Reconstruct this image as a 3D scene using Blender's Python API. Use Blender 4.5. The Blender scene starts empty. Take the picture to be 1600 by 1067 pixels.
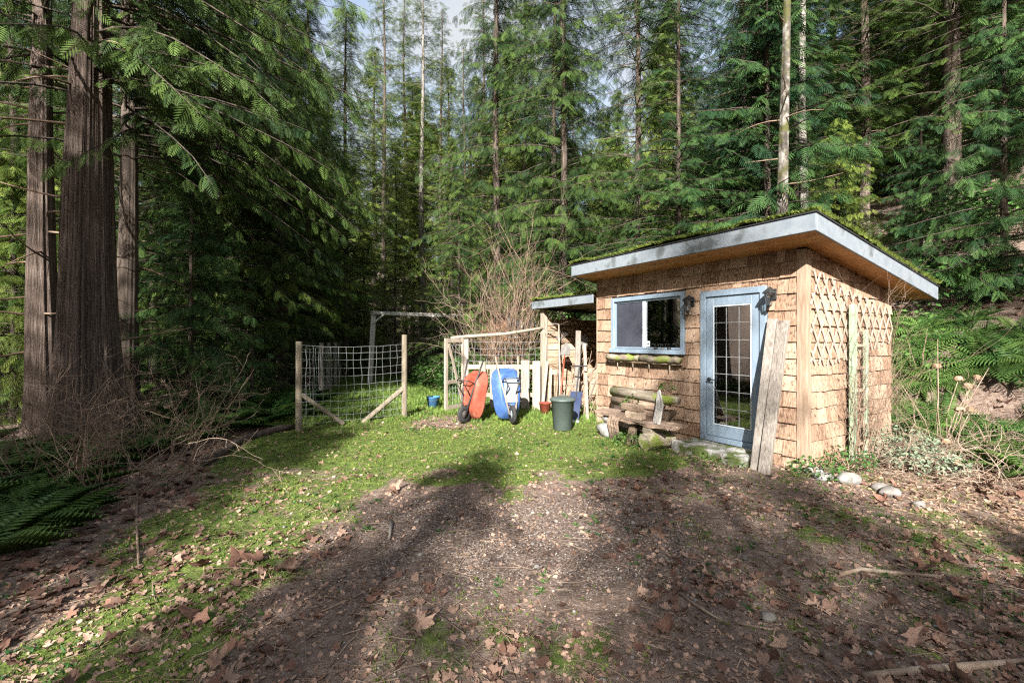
import bpy, math, random
import numpy as np
from mathutils import Vector, Matrix
R = math.radians
random.seed(7); rng = np.random.default_rng(11)
sc = bpy.context.scene
C = sc.collection

# ---------------------------------------------------------------- camera, sky, sun, exposure
F, CAMZ, HZ = 711.1, 1.6, 530.0
cam_d = bpy.data.cameras.new('camera'); cam = bpy.data.objects.new('camera', cam_d); C.objects.link(cam)
cam.location = (0, 0, CAMZ); cam.rotation_euler = (R(90), 0, 0)
cam_d.sensor_width = 36; cam_d.lens = 16; cam_d.shift_y = -3.5/1600
cam_d.clip_start = .05; cam_d.clip_end = 600
sc.camera = cam

SUN_EL, SUN_H = R(30), Vector((-.20, -.98)).normalized()        # direction towards the sun, seen from above
w = bpy.data.worlds.new('World'); sc.world = w; w.use_nodes = True
nt = w.node_tree; bg = nt.nodes['Background']
sky = nt.nodes.new('ShaderNodeTexSky'); sky.sky_type = 'NISHITA'; sky.sun_disc = False
sky.sun_elevation = SUN_EL; sky.sun_rotation = math.atan2(SUN_H.x, SUN_H.y)
sky.dust_density = 3.0; sky.air_density = 1.2; sky.ozone_density = .8
# thin white cloud all over the sky
wtc = nt.nodes.new('ShaderNodeTexCoord'); wn_ = nt.nodes.new('ShaderNodeTexNoise'); wn_.inputs['Scale'].default_value = 2.6; wn_.inputs['Detail'].default_value = 7
nt.links.new(wtc.outputs['Generated'], wn_.inputs['Vector'])
wr = nt.nodes.new('ShaderNodeMapRange'); wr.inputs[1].default_value = .38; wr.inputs[2].default_value = .62; wr.inputs[3].default_value = .15; wr.inputs[4].default_value = .9; nt.links.new(wn_.outputs[0], wr.inputs[0])
wm = nt.nodes.new('ShaderNodeMix'); wm.data_type = 'RGBA'; wm.inputs[7].default_value = (2.5, 2.55, 2.6, 1)
nt.links.new(wr.outputs[0], wm.inputs[0]); nt.links.new(sky.outputs[0], wm.inputs[6]); nt.links.new(wm.outputs[2], bg.inputs[0]); bg.inputs[1].default_value = .075
sun_d = bpy.data.lights.new('sun', 'SUN'); sun_d.energy = 5.0; sun_d.angle = R(.55); sun_d.color = (1, .965, .91)
sun = bpy.data.objects.new('sun', sun_d); C.objects.link(sun)
sdir = Vector((SUN_H.x*math.cos(SUN_EL), SUN_H.y*math.cos(SUN_EL), math.sin(SUN_EL)))
sun.rotation_euler = sdir.to_track_quat('Z', 'Y').to_euler(); sun.location = sdir*40
vs = sc.view_settings; vs.view_transform = 'Standard'; vs.look = 'None'; vs.exposure = 2.15; vs.gamma = 1
vs.use_curve_mapping = False
cy = sc.cycles; cy.max_bounces = 6; cy.diffuse_bounces = 2; cy.glossy_bounces = 3; cy.transmission_bounces = 4
cy.transparent_max_bounces = 8; cy.use_denoising = False; cy.filter_width = 1.25; cy.caustics_reflective = False; cy.caustics_refractive = False
cy.sample_clamp_indirect = 2.5

# ---------------------------------------------------------------- helpers
def tag(o, label=None, cat=None, group=None, kind=None):
    if label: o['label'] = label
    if cat: o['category'] = cat
    if group: o['group'] = group
    if kind: o['kind'] = kind
    return o
def thing(name, label, cat, loc=(0, 0, 0), rz=0, group=None):
    o = bpy.data.objects.new(name, None); C.objects.link(o); o.empty_display_size = .2
    o.location = loc; o.rotation_euler = (0, 0, rz)
    return tag(o, label, cat, group)
def link(name, me, parent=None):
    o = bpy.data.objects.new(name, me); C.objects.link(o); o.parent = parent
    return o
def copy_tree(o, parent=None):
    c = o.copy(); C.objects.link(c); c.parent = parent
    for ch in list(o.children): copy_tree(ch, c)
    return c

class MB:
    def __init__(s): s.v, s.f, s.m = [], [], []
    def add(s, vs_, fs, mi=0):
        b = len(s.v); s.v += [tuple(p) for p in vs_]; s.f += [tuple(i+b for i in f) for f in fs]; s.m += [mi]*len(fs); return s
    def hexa(s, p, mi=0):      # p: bottom 4 ccw, top 4 ccw
        return s.add(p, [(3, 2, 1, 0), (4, 5, 6, 7), (0, 1, 5, 4), (1, 2, 6, 5), (2, 3, 7, 6), (3, 0, 4, 7)], mi)
    def box(s, x0, x1, y0, y1, z0, z1, mi=0):
        return s.hexa([(x0, y0, z0), (x1, y0, z0), (x1, y1, z0), (x0, y1, z0), (x0, y0, z1), (x1, y0, z1), (x1, y1, z1), (x0, y1, z1)], mi)
    def bar(s, a, b, w, d, up=(0, 0, 1), mi=0, jit=0):   # rectangular bar from a to b
        a, b = Vector(a), Vector(b); t = (b-a).normalized(); u = Vector(up)
        if abs(t.dot(u)) > .95: u = Vector((0, 1, 0))
        x = t.cross(u).normalized()*(w/2); y = x.cross(t).normalized()*(d/2)
        j = lambda: Vector((random.uniform(-jit, jit), random.uniform(-jit, jit), random.uniform(-jit, jit)))
        P = [a-x-y+j(), a+x-y+j(), a+x+y+j(), a-x+y+j(), b-x-y+j(), b+x-y+j(), b+x+y+j(), b-x+y+j()]
        return s.hexa([P[i] for i in (0, 3, 2, 1, 4, 7, 6, 5)][:8], mi)
    def tube(s, pts, rad, seg=5, mi=0, cap=True, wob=0):
        pts = [Vector(p) for p in pts]; n = len(pts)
        if not hasattr(rad, '__len__'): rad = [rad]*n
        V, Fc = [], []; prev = None
        for i, p in enumerate(pts):
            t = (pts[min(i+1, n-1)]-pts[max(i-1, 0)])
            t = t.normalized() if t.length > 1e-9 else Vector((0, 0, 1))
            if prev is None:
                u = Vector((0, 0, 1)) if abs(t.z) < .9 else Vector((1, 0, 0)); x = t.cross(u).normalized()
            else:
                x = (prev-t*prev.dot(t)); x = x.normalized() if x.length > 1e-6 else t.orthogonal().normalized()
            prev = x; y = t.cross(x)
            for k in range(seg):
                a = 2*math.pi*k/seg; r = rad[i]*(1+random.uniform(-wob, wob))
                V.append(p+(x*math.cos(a)+y*math.sin(a))*r)
        for i in range(n-1):
            for k in range(seg):
                k2 = (k+1) % seg; Fc.append((i*seg+k, i*seg+k2, (i+1)*seg+k2, (i+1)*seg+k))
        if cap: Fc.append(tuple(range(seg-1, -1, -1))); Fc.append(tuple((n-1)*seg+k for k in range(seg)))
        return s.add(V, Fc, mi)
    def lathe(s, prof, seg=20, c=(0, 0, 0), mi=0, axis='z', cap=True):
        V, Fc = [], []
        for r, z in prof:
            for k in range(seg):
                a = 2*math.pi*k/seg; x, y = r*math.cos(a), r*math.sin(a)
                q = (x, y, z) if axis == 'z' else ((x, z, y) if axis == 'y' else (z, x, y))
                V.append((c[0]+q[0], c[1]+q[1], c[2]+q[2]))
        for i in range(len(prof)-1):
            for k in range(seg):
                k2 = (k+1) % seg; Fc.append((i*seg+k, i*seg+k2, (i+1)*seg+k2, (i+1)*seg+k))
        if cap: Fc.append(tuple(range(seg-1, -1, -1))); Fc.append(tuple((len(prof)-1)*seg+k for k in range(seg)))
        return s.add(V, Fc, mi)
    def mesh(s, name, mats, smooth=False):
        me = bpy.data.meshes.new(name); me.from_pydata(s.v, [], s.f)
        for m in (mats if isinstance(mats, (list, tuple)) else [mats]): me.materials.append(m)
        me.polygons.foreach_set('material_index', s.m)
        if smooth: me.polygons.foreach_set('use_smooth', [True]*len(s.f))
        me.update(); return me
    def build(s, name, mats, parent=None, smooth=False, bevel=0):
        o = link(name, s.mesh(name, mats, smooth), parent)
        if bevel:
            b = o.modifiers.new('bevel', 'BEVEL'); b.width = bevel; b.segments = 1; b.limit_method = 'ANGLE'
        return o

def np_mesh(name, V, T, mats, midx=None, attrs=None, smooth=False):
    """V (n,3), T (m,3 or 4)"""
    me = bpy.data.meshes.new(name); k = T.shape[1]; m = len(T)
    me.vertices.add(len(V)); me.vertices.foreach_set('co', np.ascontiguousarray(V, np.float32).ravel())
    me.loops.add(m*k); me.loops.foreach_set('vertex_index', np.ascontiguousarray(T, np.int32).ravel())
    me.polygons.add(m); me.polygons.foreach_set('loop_start', np.arange(0, m*k, k, dtype=np.int32))
    for mt in mats: me.materials.append(mt)
    if midx is not None: me.polygons.foreach_set('material_index', np.ascontiguousarray(midx, np.int32))
    if smooth: me.polygons.foreach_set('use_smooth', np.ones(m, bool))
    for an, arr in (attrs or {}).items():
        a = me.attributes.new(an, 'FLOAT', 'POINT'); a.data.foreach_set('value', np.ascontiguousarray(arr, np.float32))
    me.update(calc_edges=True); return me

def hash2(ix, iy, seed):
    h = (ix.astype(np.int64)*374761393 + iy.astype(np.int64)*668265263 + seed*982451653) & 0x7fffffff
    h = ((h ^ (h >> 13))*1274126177) & 0x7fffffff
    return ((h ^ (h >> 16)) & 0xffff)/65535.0
def vnoise(x, y, seed=0):
    x = np.asarray(x, float); y = np.asarray(y, float)
    ix, iy = np.floor(x), np.floor(y); fx, fy = x-ix, y-iy
    fx = fx*fx*(3-2*fx); fy = fy*fy*(3-2*fy); ix = ix.astype(np.int64); iy = iy.astype(np.int64)
    a, b, c, d = hash2(ix, iy, seed), hash2(ix+1, iy, seed), hash2(ix, iy+1, seed), hash2(ix+1, iy+1, seed)
    return (a*(1-fx)+b*fx)*(1-fy)+(c*(1-fx)+d*fx)*fy
def fbm(x, y, seed=0, o=4):
    t, a, s = 0, .5, 0
    for i in range(o): t = t+a*vnoise(x*2**i, y*2**i, seed+i*17); s += a; a *= .5
    return t/s
def sstep(a, b, x): t = np.clip((np.asarray(x, float)-a)/(b-a), 0, 1); return t*t*(3-2*t)

# ---------------------------------------------------------------- materials
def newmat(name):
    m = bpy.data.materials.new(name); m.use_nodes = True
    nt = m.node_tree; return m, nt, nt.nodes['Principled BSDF']
def nd(nt, typ, **kw):
    n = nt.nodes.new(typ)
    for k, v in kw.items():
        if k.startswith('i_'):
            key = k[2:]; key = int(key) if key.isdigit() else key.replace('_', ' ')
            if hasattr(v, 'is_output'): nt.links.new(v, n.inputs[key])
            else: n.inputs[key].default_value = v
        else: setattr(n, k, v)
    return n
def ramp(nt, fac, cols, pos=None):
    n = nt.nodes.new('ShaderNodeValToRGB'); e = n.color_ramp.elements
    pos = pos or [i/(len(cols)-1) for i in range(len(cols))]
    while len(e) < len(cols): e.new(.5)
    for i, (p, c) in enumerate(zip(pos, cols)): e[i].position = p; e[i].color = (*c, 1)
    nt.links.new(fac, n.inputs[0]); return n.outputs[0]
def surf(name, cols, scale=5, stretch=(1, 1, 1), rough=.8, bump=.3, bdist=.01, vary=.25, detail=6, metallic=0, spec=.3, lo=.3, hi=.7, stain=None):
    """procedural surface: stretched noise through a colour ramp, shifted per object, with relief"""
    m, nt, b = newmat(name)
    tc = nd(nt, 'ShaderNodeTexCoord'); oi = nd(nt, 'ShaderNodeObjectInfo')
    off = nd(nt, 'ShaderNodeVectorMath', operation='SCALE', i_0=(37, 51, 23)); nt.links.new(oi.outputs['Random'], off.inputs['Scale'])
    add = nd(nt, 'ShaderNodeVectorMath', operation='ADD'); nt.links.new(tc.outputs['Object'], add.inputs[0]); nt.links.new(off.outputs[0], add.inputs[1])
    mp = nd(nt, 'ShaderNodeMapping', i_Vector=add.outputs[0], i_Scale=tuple(scale*s for s in stretch))
    nz = nd(nt, 'ShaderNodeTexNoise', i_Vector=mp.outputs[0], i_Scale=1.0, i_Detail=detail, i_Roughness=.62)
    mr = nd(nt, 'ShaderNodeMapRange', i_Value=nz.outputs[0], i_1=lo, i_2=hi)
    r2 = nd(nt, 'ShaderNodeMath', operation='MULTIPLY_ADD', i_0=oi.outputs['Random'], i_1=vary, i_2=-vary/2)
    sm = nd(nt, 'ShaderNodeMath', operation='ADD', i_0=mr.outputs[0], i_1=r2.outputs[0], use_clamp=True)
    col = ramp(nt, sm.outputs[0], cols)
    if stain:
        n2 = nd(nt, 'ShaderNodeTexNoise', i_Vector=add.outputs[0], i_Scale=stain[1], i_Detail=5.0)
        f2 = nd(nt, 'ShaderNodeMapRange', i_Value=n2.outputs[0], i_1=stain[2], i_2=stain[2]+.12)
        mx = nd(nt, 'ShaderNodeMix', data_type='RGBA', i_0=f2.outputs[0]); nt.links.new(col, mx.inputs[6]); mx.inputs[7].default_value = (*stain[0], 1); col = mx.outputs[2]
    nt.links.new(col, b.inputs['Base Color'])
    b.inputs['Roughness'].default_value = rough; b.inputs['Metallic'].default_value = metallic; b.inputs['Specular IOR Level'].default_value = spec
    if bump:
        bp = nd(nt, 'ShaderNodeBump', i_Strength=bump, i_Distance=bdist, i_Height=nz.outputs[0]); nt.links.new(bp.outputs[0], b.inputs['Normal'])
    return m
def leafmat(name, dark, light, trans=.35, rough=.6, vary=.5, spec=.14):
    m, nt, b = newmat(name)
    at = nd(nt, 'ShaderNodeAttribute', attribute_name='tint'); oi = nd(nt, 'ShaderNodeObjectInfo')
    s = nd(nt, 'ShaderNodeMath', operation='MULTIPLY_ADD', i_0=oi.outputs['Random'], i_1=vary, i_2=-vary/2)
    s2 = nd(nt, 'ShaderNodeMath', operation='ADD', i_0=s.outputs[0], i_1=at.outputs['Fac'], use_clamp=True)
    col = ramp(nt, s2.outputs[0], [dark, tuple((a+b_)/2 for a, b_ in zip(dark, light)), light])
    nt.links.new(col, b.inputs['Base Color']); b.inputs['Roughness'].default_value = rough; b.inputs['Specular IOR Level'].default_value = spec
    tr = nd(nt, 'ShaderNodeBsdfTranslucent'); nt.links.new(col, tr.inputs[0])
    mx = nd(nt, 'ShaderNodeMixShader', i_0=trans); nt.links.new(b.outputs[0], mx.inputs[1]); nt.links.new(tr.outputs[0], mx.inputs[2])
    nt.links.new(mx.outputs[0], nt.nodes['Material Output'].inputs[0]); return m
def glassmat(name, tint, gl=.9, rough=.02):
    m, nt, b = newmat(name); nt.nodes.remove(b)
    t = nd(nt, 'ShaderNodeBsdfTransparent', i_0=(*tint, 1)); g = nd(nt, 'ShaderNodeBsdfGlossy', i_0=(gl, gl, gl, 1), i_Roughness=rough)
    fr = nd(nt, 'ShaderNodeFresnel', i_IOR=1.55); mul = nd(nt, 'ShaderNodeMath', operation='MULTIPLY', i_0=fr.outputs[0], i_1=1.6, use_clamp=True); mul = nd(nt, 'ShaderNodeMath', operation='ADD', i_0=mul.outputs[0], i_1=.11, use_clamp=True)
    mx = nd(nt, 'ShaderNodeMixShader', i_0=mul.outputs[0]); nt.links.new(t.outputs[0], mx.inputs[1]); nt.links.new(g.outputs[0], mx.inputs[2])
    nt.links.new(mx.outputs[0], nt.nodes['Material Output'].inputs[0]); return m

M = {}
M['shingle'] = surf('cedar_shingle', [(.085, .045, .027), (.205, .128, .082), (.285, .195, .135), (.345, .258, .195)], 6, (3.5, 1, .45), .88, .3, .005, .58, stain=((.075, .044, .031), 5, .57))
M['sheath'] = surf('sheathing', [(.05, .03, .02), (.09, .055, .035)], 8)
M['cornerboard'] = surf('corner_board_wood', [(.16, .105, .07), (.24, .17, .12), (.30, .225, .165)], 9, (4, 4, .4), .8, .3, .004, .2)
M['soffit'] = surf('soffit_cedar', [(.30, .12, .035), (.44, .20, .065), (.52, .27, .10)], 6, (.8, .8, .8), .6, .25, .003, .5)
M['fascia'] = surf('fascia_grey_paint', [(.115, .135, .155), (.155, .175, .195), (.185, .205, .225)], 4, (1, 1, 1), .6, .15, .003, .15, stain=((.085, .095, .10), 4, .54))
M['bluetrim'] = surf('blue_grey_paint', [(.125, .165, .21), (.155, .20, .25), (.18, .225, .27)], 6, (2, 2, .6), .45, .12, .003, .15)
M['white'] = surf('white_vinyl', [(.38, .42, .46), (.48, .52, .55)], 5, rough=.4, bump=.05)
M['oldwood'] = surf('weathered_grey_wood', [(.085, .071, .06), (.165, .143, .122), (.245, .218, .192)], 11, (5, 5, .35), .85, .5, .005, .5, stain=((.08, .055, .04), 7, .66))
M['oldwood_x'] = surf('weathered_grey_plank', [(.14, .10, .07), (.29, .21, .15), (.42, .33, .24)], 11, (.35, 4, 4), .85, .5, .005, .7, stain=((.08, .05, .035), 6, .64))
M['palewood'] = surf('pale_lumber', [(.135, .107, .08), (.23, .19, .148), (.32, .275, .22)], 10, (4, 4, .4), .8, .4, .004, .4)
M['post'] = surf('treated_round_post', [(.075, .06, .04), (.14, .115, .082), (.215, .185, .14)], 9, (3, 3, .4), .85, .4, .006, .3, stain=((.12, .13, .06), 4, .66))
M['wire'] = surf('galvanised_wire', [(.25, .26, .26), (.42, .43, .43)], 20, rough=.5, bump=0, metallic=.5)
M['lattice'] = surf('lattice_slat_wood', [(.25, .20, .15), (.36, .30, .235)], 12, (3, 3, 1), .8, .2, .003, .4)
M['greenpaint'] = surf('faded_green_paint', [(.15, .20, .135), (.22, .28, .19), (.30, .345, .26)], 6, (2, 2, .5), .75, .3, .003, .2, stain=((.25, .20, .14), 5, .64))
M['black'] = surf('black_metal', [(.012, .012, .013), (.03, .03, .03)], 8, rough=.45, bump=.05)
M['rubber'] = surf('black_rubber', [(.012, .012, .013), (.03, .029, .027)], 14, rough=.8, bump=.2)
M['redplastic'] = surf('faded_orange_red_tray', [(.135, .027, .016), (.19, .042, .024), (.23, .068, .043)], 5, rough=.5, bump=.1, stain=((.35, .16, .10), 4, .62))
M['blueplastic'] = surf('blue_tray', [(.024, .058, .165), (.038, .085, .22), (.065, .12, .24)], 4, rough=.5, bump=.06, stain=((.16, .16, .17), 5, .62))
M['greytray'] = surf('dusty_blue_underside', [(.11, .14, .185), (.16, .19, .23), (.20, .225, .26)], 5, rough=.6, bump=.1, vary=.1)
M['bin'] = surf('grey_green_bin_plastic', [(.045, .06, .054), (.068, .086, .077)], 5, rough=.5, bump=.05)
M['stone'] = surf('grey_granite', [(.08, .077, .068), (.16, .153, .14), (.25, .243, .23)], 12, rough=.9, bump=.6, bdist=.01, vary=.5, stain=((.14, .16, .07), 5, .62))
M['pebble'] = surf('pale_pebble', [(.10, .09, .08), (.17, .155, .14), (.27, .255, .24)], 9, rough=.85, bump=.2, vary=.9)
M['bark'] = None
M['barkgrey'] = surf('grey_alder_bark', [(.018, .015, .012), (.07, .06, .048), (.17, .155, .14)], 6, (1, 1, .7), .9, .8, .03, .4, lo=.40, hi=.62, stain=((.05, .05, .014), 2.4, .47))
M['barkdark'] = surf('dark_conifer_bark', [(.02, .015, .012), (.052, .039, .03), (.10, .078, .062)], 6, (2.5, 2.5, .3), .95, .9, .03, .4)
M['barkpale'] = surf('pale_fir_bark', [(.04, .034, .028), (.12, .108, .092), (.24, .22, .20)], 5, (2, 2, .5), .9, .6, .02, .3)
M['cedarbark'] = surf('red_cedar_bark', [(.03, .02, .015), (.085, .06, .047), (.145, .112, .093), (.20, .165, .14)], 5, (11, 11, .5), .95, 1.0, .05, .15, lo=.25, hi=.75)
M['twig'] = surf('dead_twig', [(.08, .05, .034), (.15, .10, .07), (.23, .17, .125)], 6, rough=.9, bump=.2)
M['twigpale'] = surf('pale_dead_stem', [(.11, .075, .052), (.20, .145, .105), (.30, .24, .185)], 6, rough=.9, bump=.2)
M['needle_dark'] = leafmat('cedar_foliage_dark', (.012, .030, .009), (.085, .135, .028), .28, .6)
M['needle_blue'] = leafmat('hemlock_foliage_blue', (.012, .036, .014), (.072, .135, .034), .28, .6)
M['needle_bright'] = leafmat('fir_foliage_bright', (.032, .07, .012), (.20, .25, .05), .34, .6)
M['fern'] = leafmat('sword_fern_green', (.025, .07, .018), (.13, .21, .05), .4, .5)
M['shrubleaf'] = leafmat('shrub_leaf', (.025, .075, .02), (.11, .21, .05), .4)
M['silverleaf'] = leafmat('grey_green_leaf', (.13, .18, .11), (.30, .36, .25), .3, .7)
M['grass'] = leafmat('grass_blade', (.04, .09, .02), (.185, .265, .06), .45, .5)
M['moss'] = leafmat('moss_tuft', (.05, .08, .015), (.23, .28, .065), .35, .9, spec=.1)
M['deadleaf'] = leafmat('dead_maple_leaf', (.085, .046, .033), (.40, .265, .195), .15, .75, 1.0, .2)
M['redleaf'] = leafmat('dead_red_brown_leaf', (.06, .03, .021), (.24, .13, .09), .15, .75, .9, .2)
M['deadhead'] = leafmat('dried_flower_head', (.20, .13, .08), (.40, .30, .21), .3, .8)
M['glass'] = glassmat('window_glass', (.80, .84, .84))
M['screen'] = surf('insect_screen_glass', [(.028, .03, .04), (.05, .053, .068)], 3, rough=.25, bump=0, spec=.6, vary=0)
M['terracotta'] = surf('terracotta', [(.45, .12, .04), (.62, .20, .07)], 6, rough=.7, bump=.1)
M['bluebucket'] = surf('blue_bucket_plastic', [(.03, .10, .22), (.06, .16, .30)], 6, rough=.4, bump=.03)
M['darkblue'] = surf('dark_blue_plastic', [(.008, .014, .04), (.018, .028, .065)], 6, rough=.4, bump=.05)
M['steel'] = surf('worn_tool_steel', [(.06, .055, .05), (.13, .12, .11)], 8, rough=.5, bump=.1, metallic=.5)
M['brownsiding'] = surf('brown_siding', [(.12, .06, .035), (.21, .11, .06)], 5, (.3, .3, 3), .8, .2)

# ---------------------------------------------------------------- terrain
SC = Vector((3.575, 5.55, 0))                    # front right corner of the shed
SX, SY = Vector((.513, -.858, 0)), Vector((.858, .513, 0))
SRZ = math.atan2(-.858, .513)
def shed_xy(X, Y): dx, dy = X-SC.x, Y-SC.y; return dx*SX.x+dy*SX.y, dx*SY.x+dy*SY.y
def S2W(x, y, z=0): return SC+SX*x+SY*y+Vector((0, 0, z))
def height(X, Y):
    X = np.asarray(X, float); Y = np.asarray(Y, float)
    lx, ly = shed_xy(X, Y)
    h = .05*(fbm(X*.5+3, Y*.5, 5, 3)-.5)*2*sstep(.2, 1.2, np.abs(Y-6)+np.abs(X-3)*.3)
    # bank rising behind the shed and towards the far end of the clearing
    rise = np.maximum(ly-3.3, 0); h = h+.62*rise*sstep(0, 1.5, rise)*(1-.5*sstep(6, 30, rise))*sstep(-14, -5, lx)
    far = np.maximum(np.hypot(X, Y)-30, 0); h = h+.22*far*sstep(0, 10, far)*sstep(0, 8, Y)
    left = np.maximum(-X-4.5-.2*np.maximum(Y-6, 0), 0); h = h-.05*np.minimum(left, 3)+.25*(fbm(X*.35, Y*.35, 21, 3)-.5)*sstep(0, 2, left)
    return np.minimum(h, 26)
def hz(x, y): return float(height(x, y))
def G(px, py): Y = F*CAMZ/(py-HZ); return Vector(((px-800)/F*Y, Y, 0))
def D(px, py, Y): return Vector(((px-800)/F*Y, Y, CAMZ-(py-HZ)/F*Y))

def masks(X, Y):
    n1 = fbm(X*1.1, Y*1.1, 31); n2 = fbm(X*3.3, Y*3.3, 47); n3 = fbm(X*9, Y*9, 53, 2)
    edge = -2.9-.3*(Y-3)+(n1-.5)*1.4
    clear = sstep(edge-.3, edge+.3, X)*(1-sstep(20, 24, Y))
    lx, ly = shed_xy(X, Y)
    lawn = 1.15*sstep(4.6, 5.8, Y+(n1-.5)*2.0)*(1-sstep(1.7, 3.0, X-.0*Y))
    band = (1-sstep(-1.7, -1.0, X+(n1-.5)*1.2))*.74
    near = (1-sstep(2.6, 3.6, Y))*(1-sstep(.3, 1.6, np.abs(X+.1)))*.42
    rgt = sstep(.8, 1.6, X)*.47
    moss = np.maximum.reduce([lawn, band, near, rgt])
    path = np.exp(-(((X+1.3)/1.0)**2+((Y-8.6)/.9)**2))
    moss = moss*(1-.75*path)
    moss = sstep(.34, .80, moss*.56+n1*.18+n2*.34+n3*.22-.13)*clear*(1-sstep(2.2, 3.2, ly))
    moss = moss*(1-sstep(4.3, 5.0, X)*.8)
    gravel = np.exp(-(((X-.1)/2.3)**2+((Y-3.9)/1.35)**2)*1.2); gravel = sstep(.2, .9, gravel+(n2-.5)*.6+(n3-.5)*.5)
    return moss, gravel*(1-moss*.8), clear, n3

def grid(x0, x1, y0, y1, st):
    xs = np.arange(x0, x1+1e-6, st); ys = np.arange(y0, y1+1e-6, st); X, Y = np.meshgrid(xs, ys)
    nx, ny = len(xs), len(ys); i = np.arange((nx-1)*(ny-1)); r, c = i//(nx-1), i % (nx-1); a = r*nx+c
    return X.ravel(), Y.ravel(), np.stack([a, a+1, a+nx+1, a+nx], 1)
# one sheet: fine spacing near the camera, growing with distance
ax = np.concatenate([-np.cumsum(.06*1.045**np.arange(1, 150))[::-1], [0], np.cumsum(.06*1.045**np.arange(1, 150))])
ax = ax[np.abs(ax) < 200]
def axis(lo, hi, st, far, g=1.09):
    mid = np.arange(lo, hi, st); up, dn = [hi], []
    s = st; v = hi
    while v < far: s *= g; v += s; up.append(v)
    s = st; v = lo
    while v > -far: s *= g; v -= s; dn.append(v)
    return np.array(dn[::-1]+list(mid)+up)
xs, ys = axis(-5.5, 7, .07, 220), axis(1.2, 10, .065, 220)
Xg, Yg = np.meshgrid(xs, ys); nx, ny = len(xs), len(ys)
Xg, Yg = Xg.ravel(), Yg.ravel()
mo, gr, cl, n3 = masks(Xg, Yg)
Zg = height(Xg, Yg)+(n3-.5)*.028*(.4+mo)+mo*.018
i = np.arange((nx-1)*(ny-1)); a_ = (i//(nx-1))*nx+i % (nx-1); Tg = np.stack([a_, a_+1, a_+nx+1, a_+nx], 1)
m, nt, b = newmat('forest_ground')
geo = nd(nt, 'ShaderNodeNewGeometry')
def noi(s, d=6, r=.65): return nd(nt, 'ShaderNodeTexNoise', i_Vector=geo.outputs['Position'], i_Scale=s, i_Detail=float(d), i_Roughness=r)
nA, nB, nC = noi(2.2), noi(14.0), noi(60.0, 4)
dirt = ramp(nt, nd(nt, 'ShaderNodeMath', operation='MULTIPLY_ADD', i_0=nB.outputs[0], i_1=.6, i_2=nd(nt, 'ShaderNodeMath', operation='MULTIPLY', i_0=nC.outputs[0], i_1=.4).outputs[0]).outputs[0],
            [(.042, .028, .021), (.115, .08, .062), (.20, .148, .12), (.34, .28, .235)], [.28, .45, .58, .72])
mossc = ramp(nt, nB.outputs[0], [(.04, .05, .014), (.075, .105, .022), (.14, .165, .042)], [.3, .5, .72])
vor = nd(nt, 'ShaderNodeTexVoronoi', i_Vector=geo.outputs['Position'], i_Scale=70.0)
grv = ramp(nt, vor.outputs['Color'], [(.05, .034, .026), (.12, .085, .068), (.19, .145, .12), (.36, .31, .27)], [.15, .5, .8, .97])
am, ag = nd(nt, 'ShaderNodeAttribute', attribute_name='moss'), nd(nt, 'ShaderNodeAttribute', attribute_name='gravel')
def frac(att, s=.55):
    q = nd(nt, 'ShaderNodeMath', operation='MULTIPLY_ADD', i_0=nB.outputs[0], i_1=s, i_2=-s/2); q2 = nd(nt, 'ShaderNodeMath', operation='ADD', i_0=q.outputs[0], i_1=att.outputs['Fac'])
    return nd(nt, 'ShaderNodeMapRange', i_Value=q2.outputs[0], i_1=.35, i_2=.65).outputs[0]
x1 = nd(nt, 'ShaderNodeMix', data_type='RGBA', i_0=frac(ag)); nt.links.new(dirt, x1.inputs[6]); nt.links.new(grv, x1.inputs[7])
x2 = nd(nt, 'ShaderNodeMix', data_type='RGBA', i_0=frac(am)); nt.links.new(x1.outputs[2], x2.inputs[6]); nt.links.new(mossc, x2.inputs[7])
nt.links.new(x2.outputs[2], b.inputs['Base Color']); b.inputs['Roughness'].default_value = .95; b.inputs['Specular IOR Level'].default_value = .15
bp = nd(nt, 'ShaderNodeBump', i_Strength=.8, i_Distance=.025, i_Height=nd(nt, 'ShaderNodeMath', operation='ADD', i_0=nB.outputs[0], i_1=nC.outputs[0]).outputs[0]); nt.links.new(bp.outputs[0], b.inputs['Normal'])
ground = link('ground', np_mesh('ground', np.stack([Xg, Yg, Zg], 1), Tg, [m], attrs={'moss': mo, 'gravel': gr}, smooth=True))
tag(ground, 'mossy leaf-strewn clearing and forest floor', None, kind='structure')

# ---------------------------------------------------------------- foliage tools
def frond_template(n=8, ang=52, width=.085, ln=.42, curve=.12, base=.12):
    V, T = [], []
    def tri4(a, b, c, d): k = len(V); V.extend([a, b, c, d]); T.append((k, k+1, k+2)); T.append((k, k+2, k+3))
    zz = lambda x, y: -curve*x*x-.25*abs(y)**1.5
    for i in range(n):
        t = base+(1-base)*i/n
        L = ln*(1-t)**.7*(.75 if i == 0 else 1)+.05
        for s in (1, -1):
            tt = t+(.03 if s > 0 else 0); a = math.radians(ang*(1-.25*t))
            dx, dy = math.cos(a), s*math.sin(a); px, py = -dy*width, dx*width
            P = [(tt, 0), (tt+dx*L*.45+px*.5, dy*L*.45+py*.5), (tt+dx*L, dy*L), (tt+dx*L*.45-px*.5, dy*L*.45-py*.5)]
            tri4(*[(x, y, zz(x, y)) for x, y in P])
    tri4((0, -.012, 0), (1, -.004, -curve), (1.06, 0, -curve*1.1), (0, .012, 0))
    return np.array(V), np.array(T)
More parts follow.
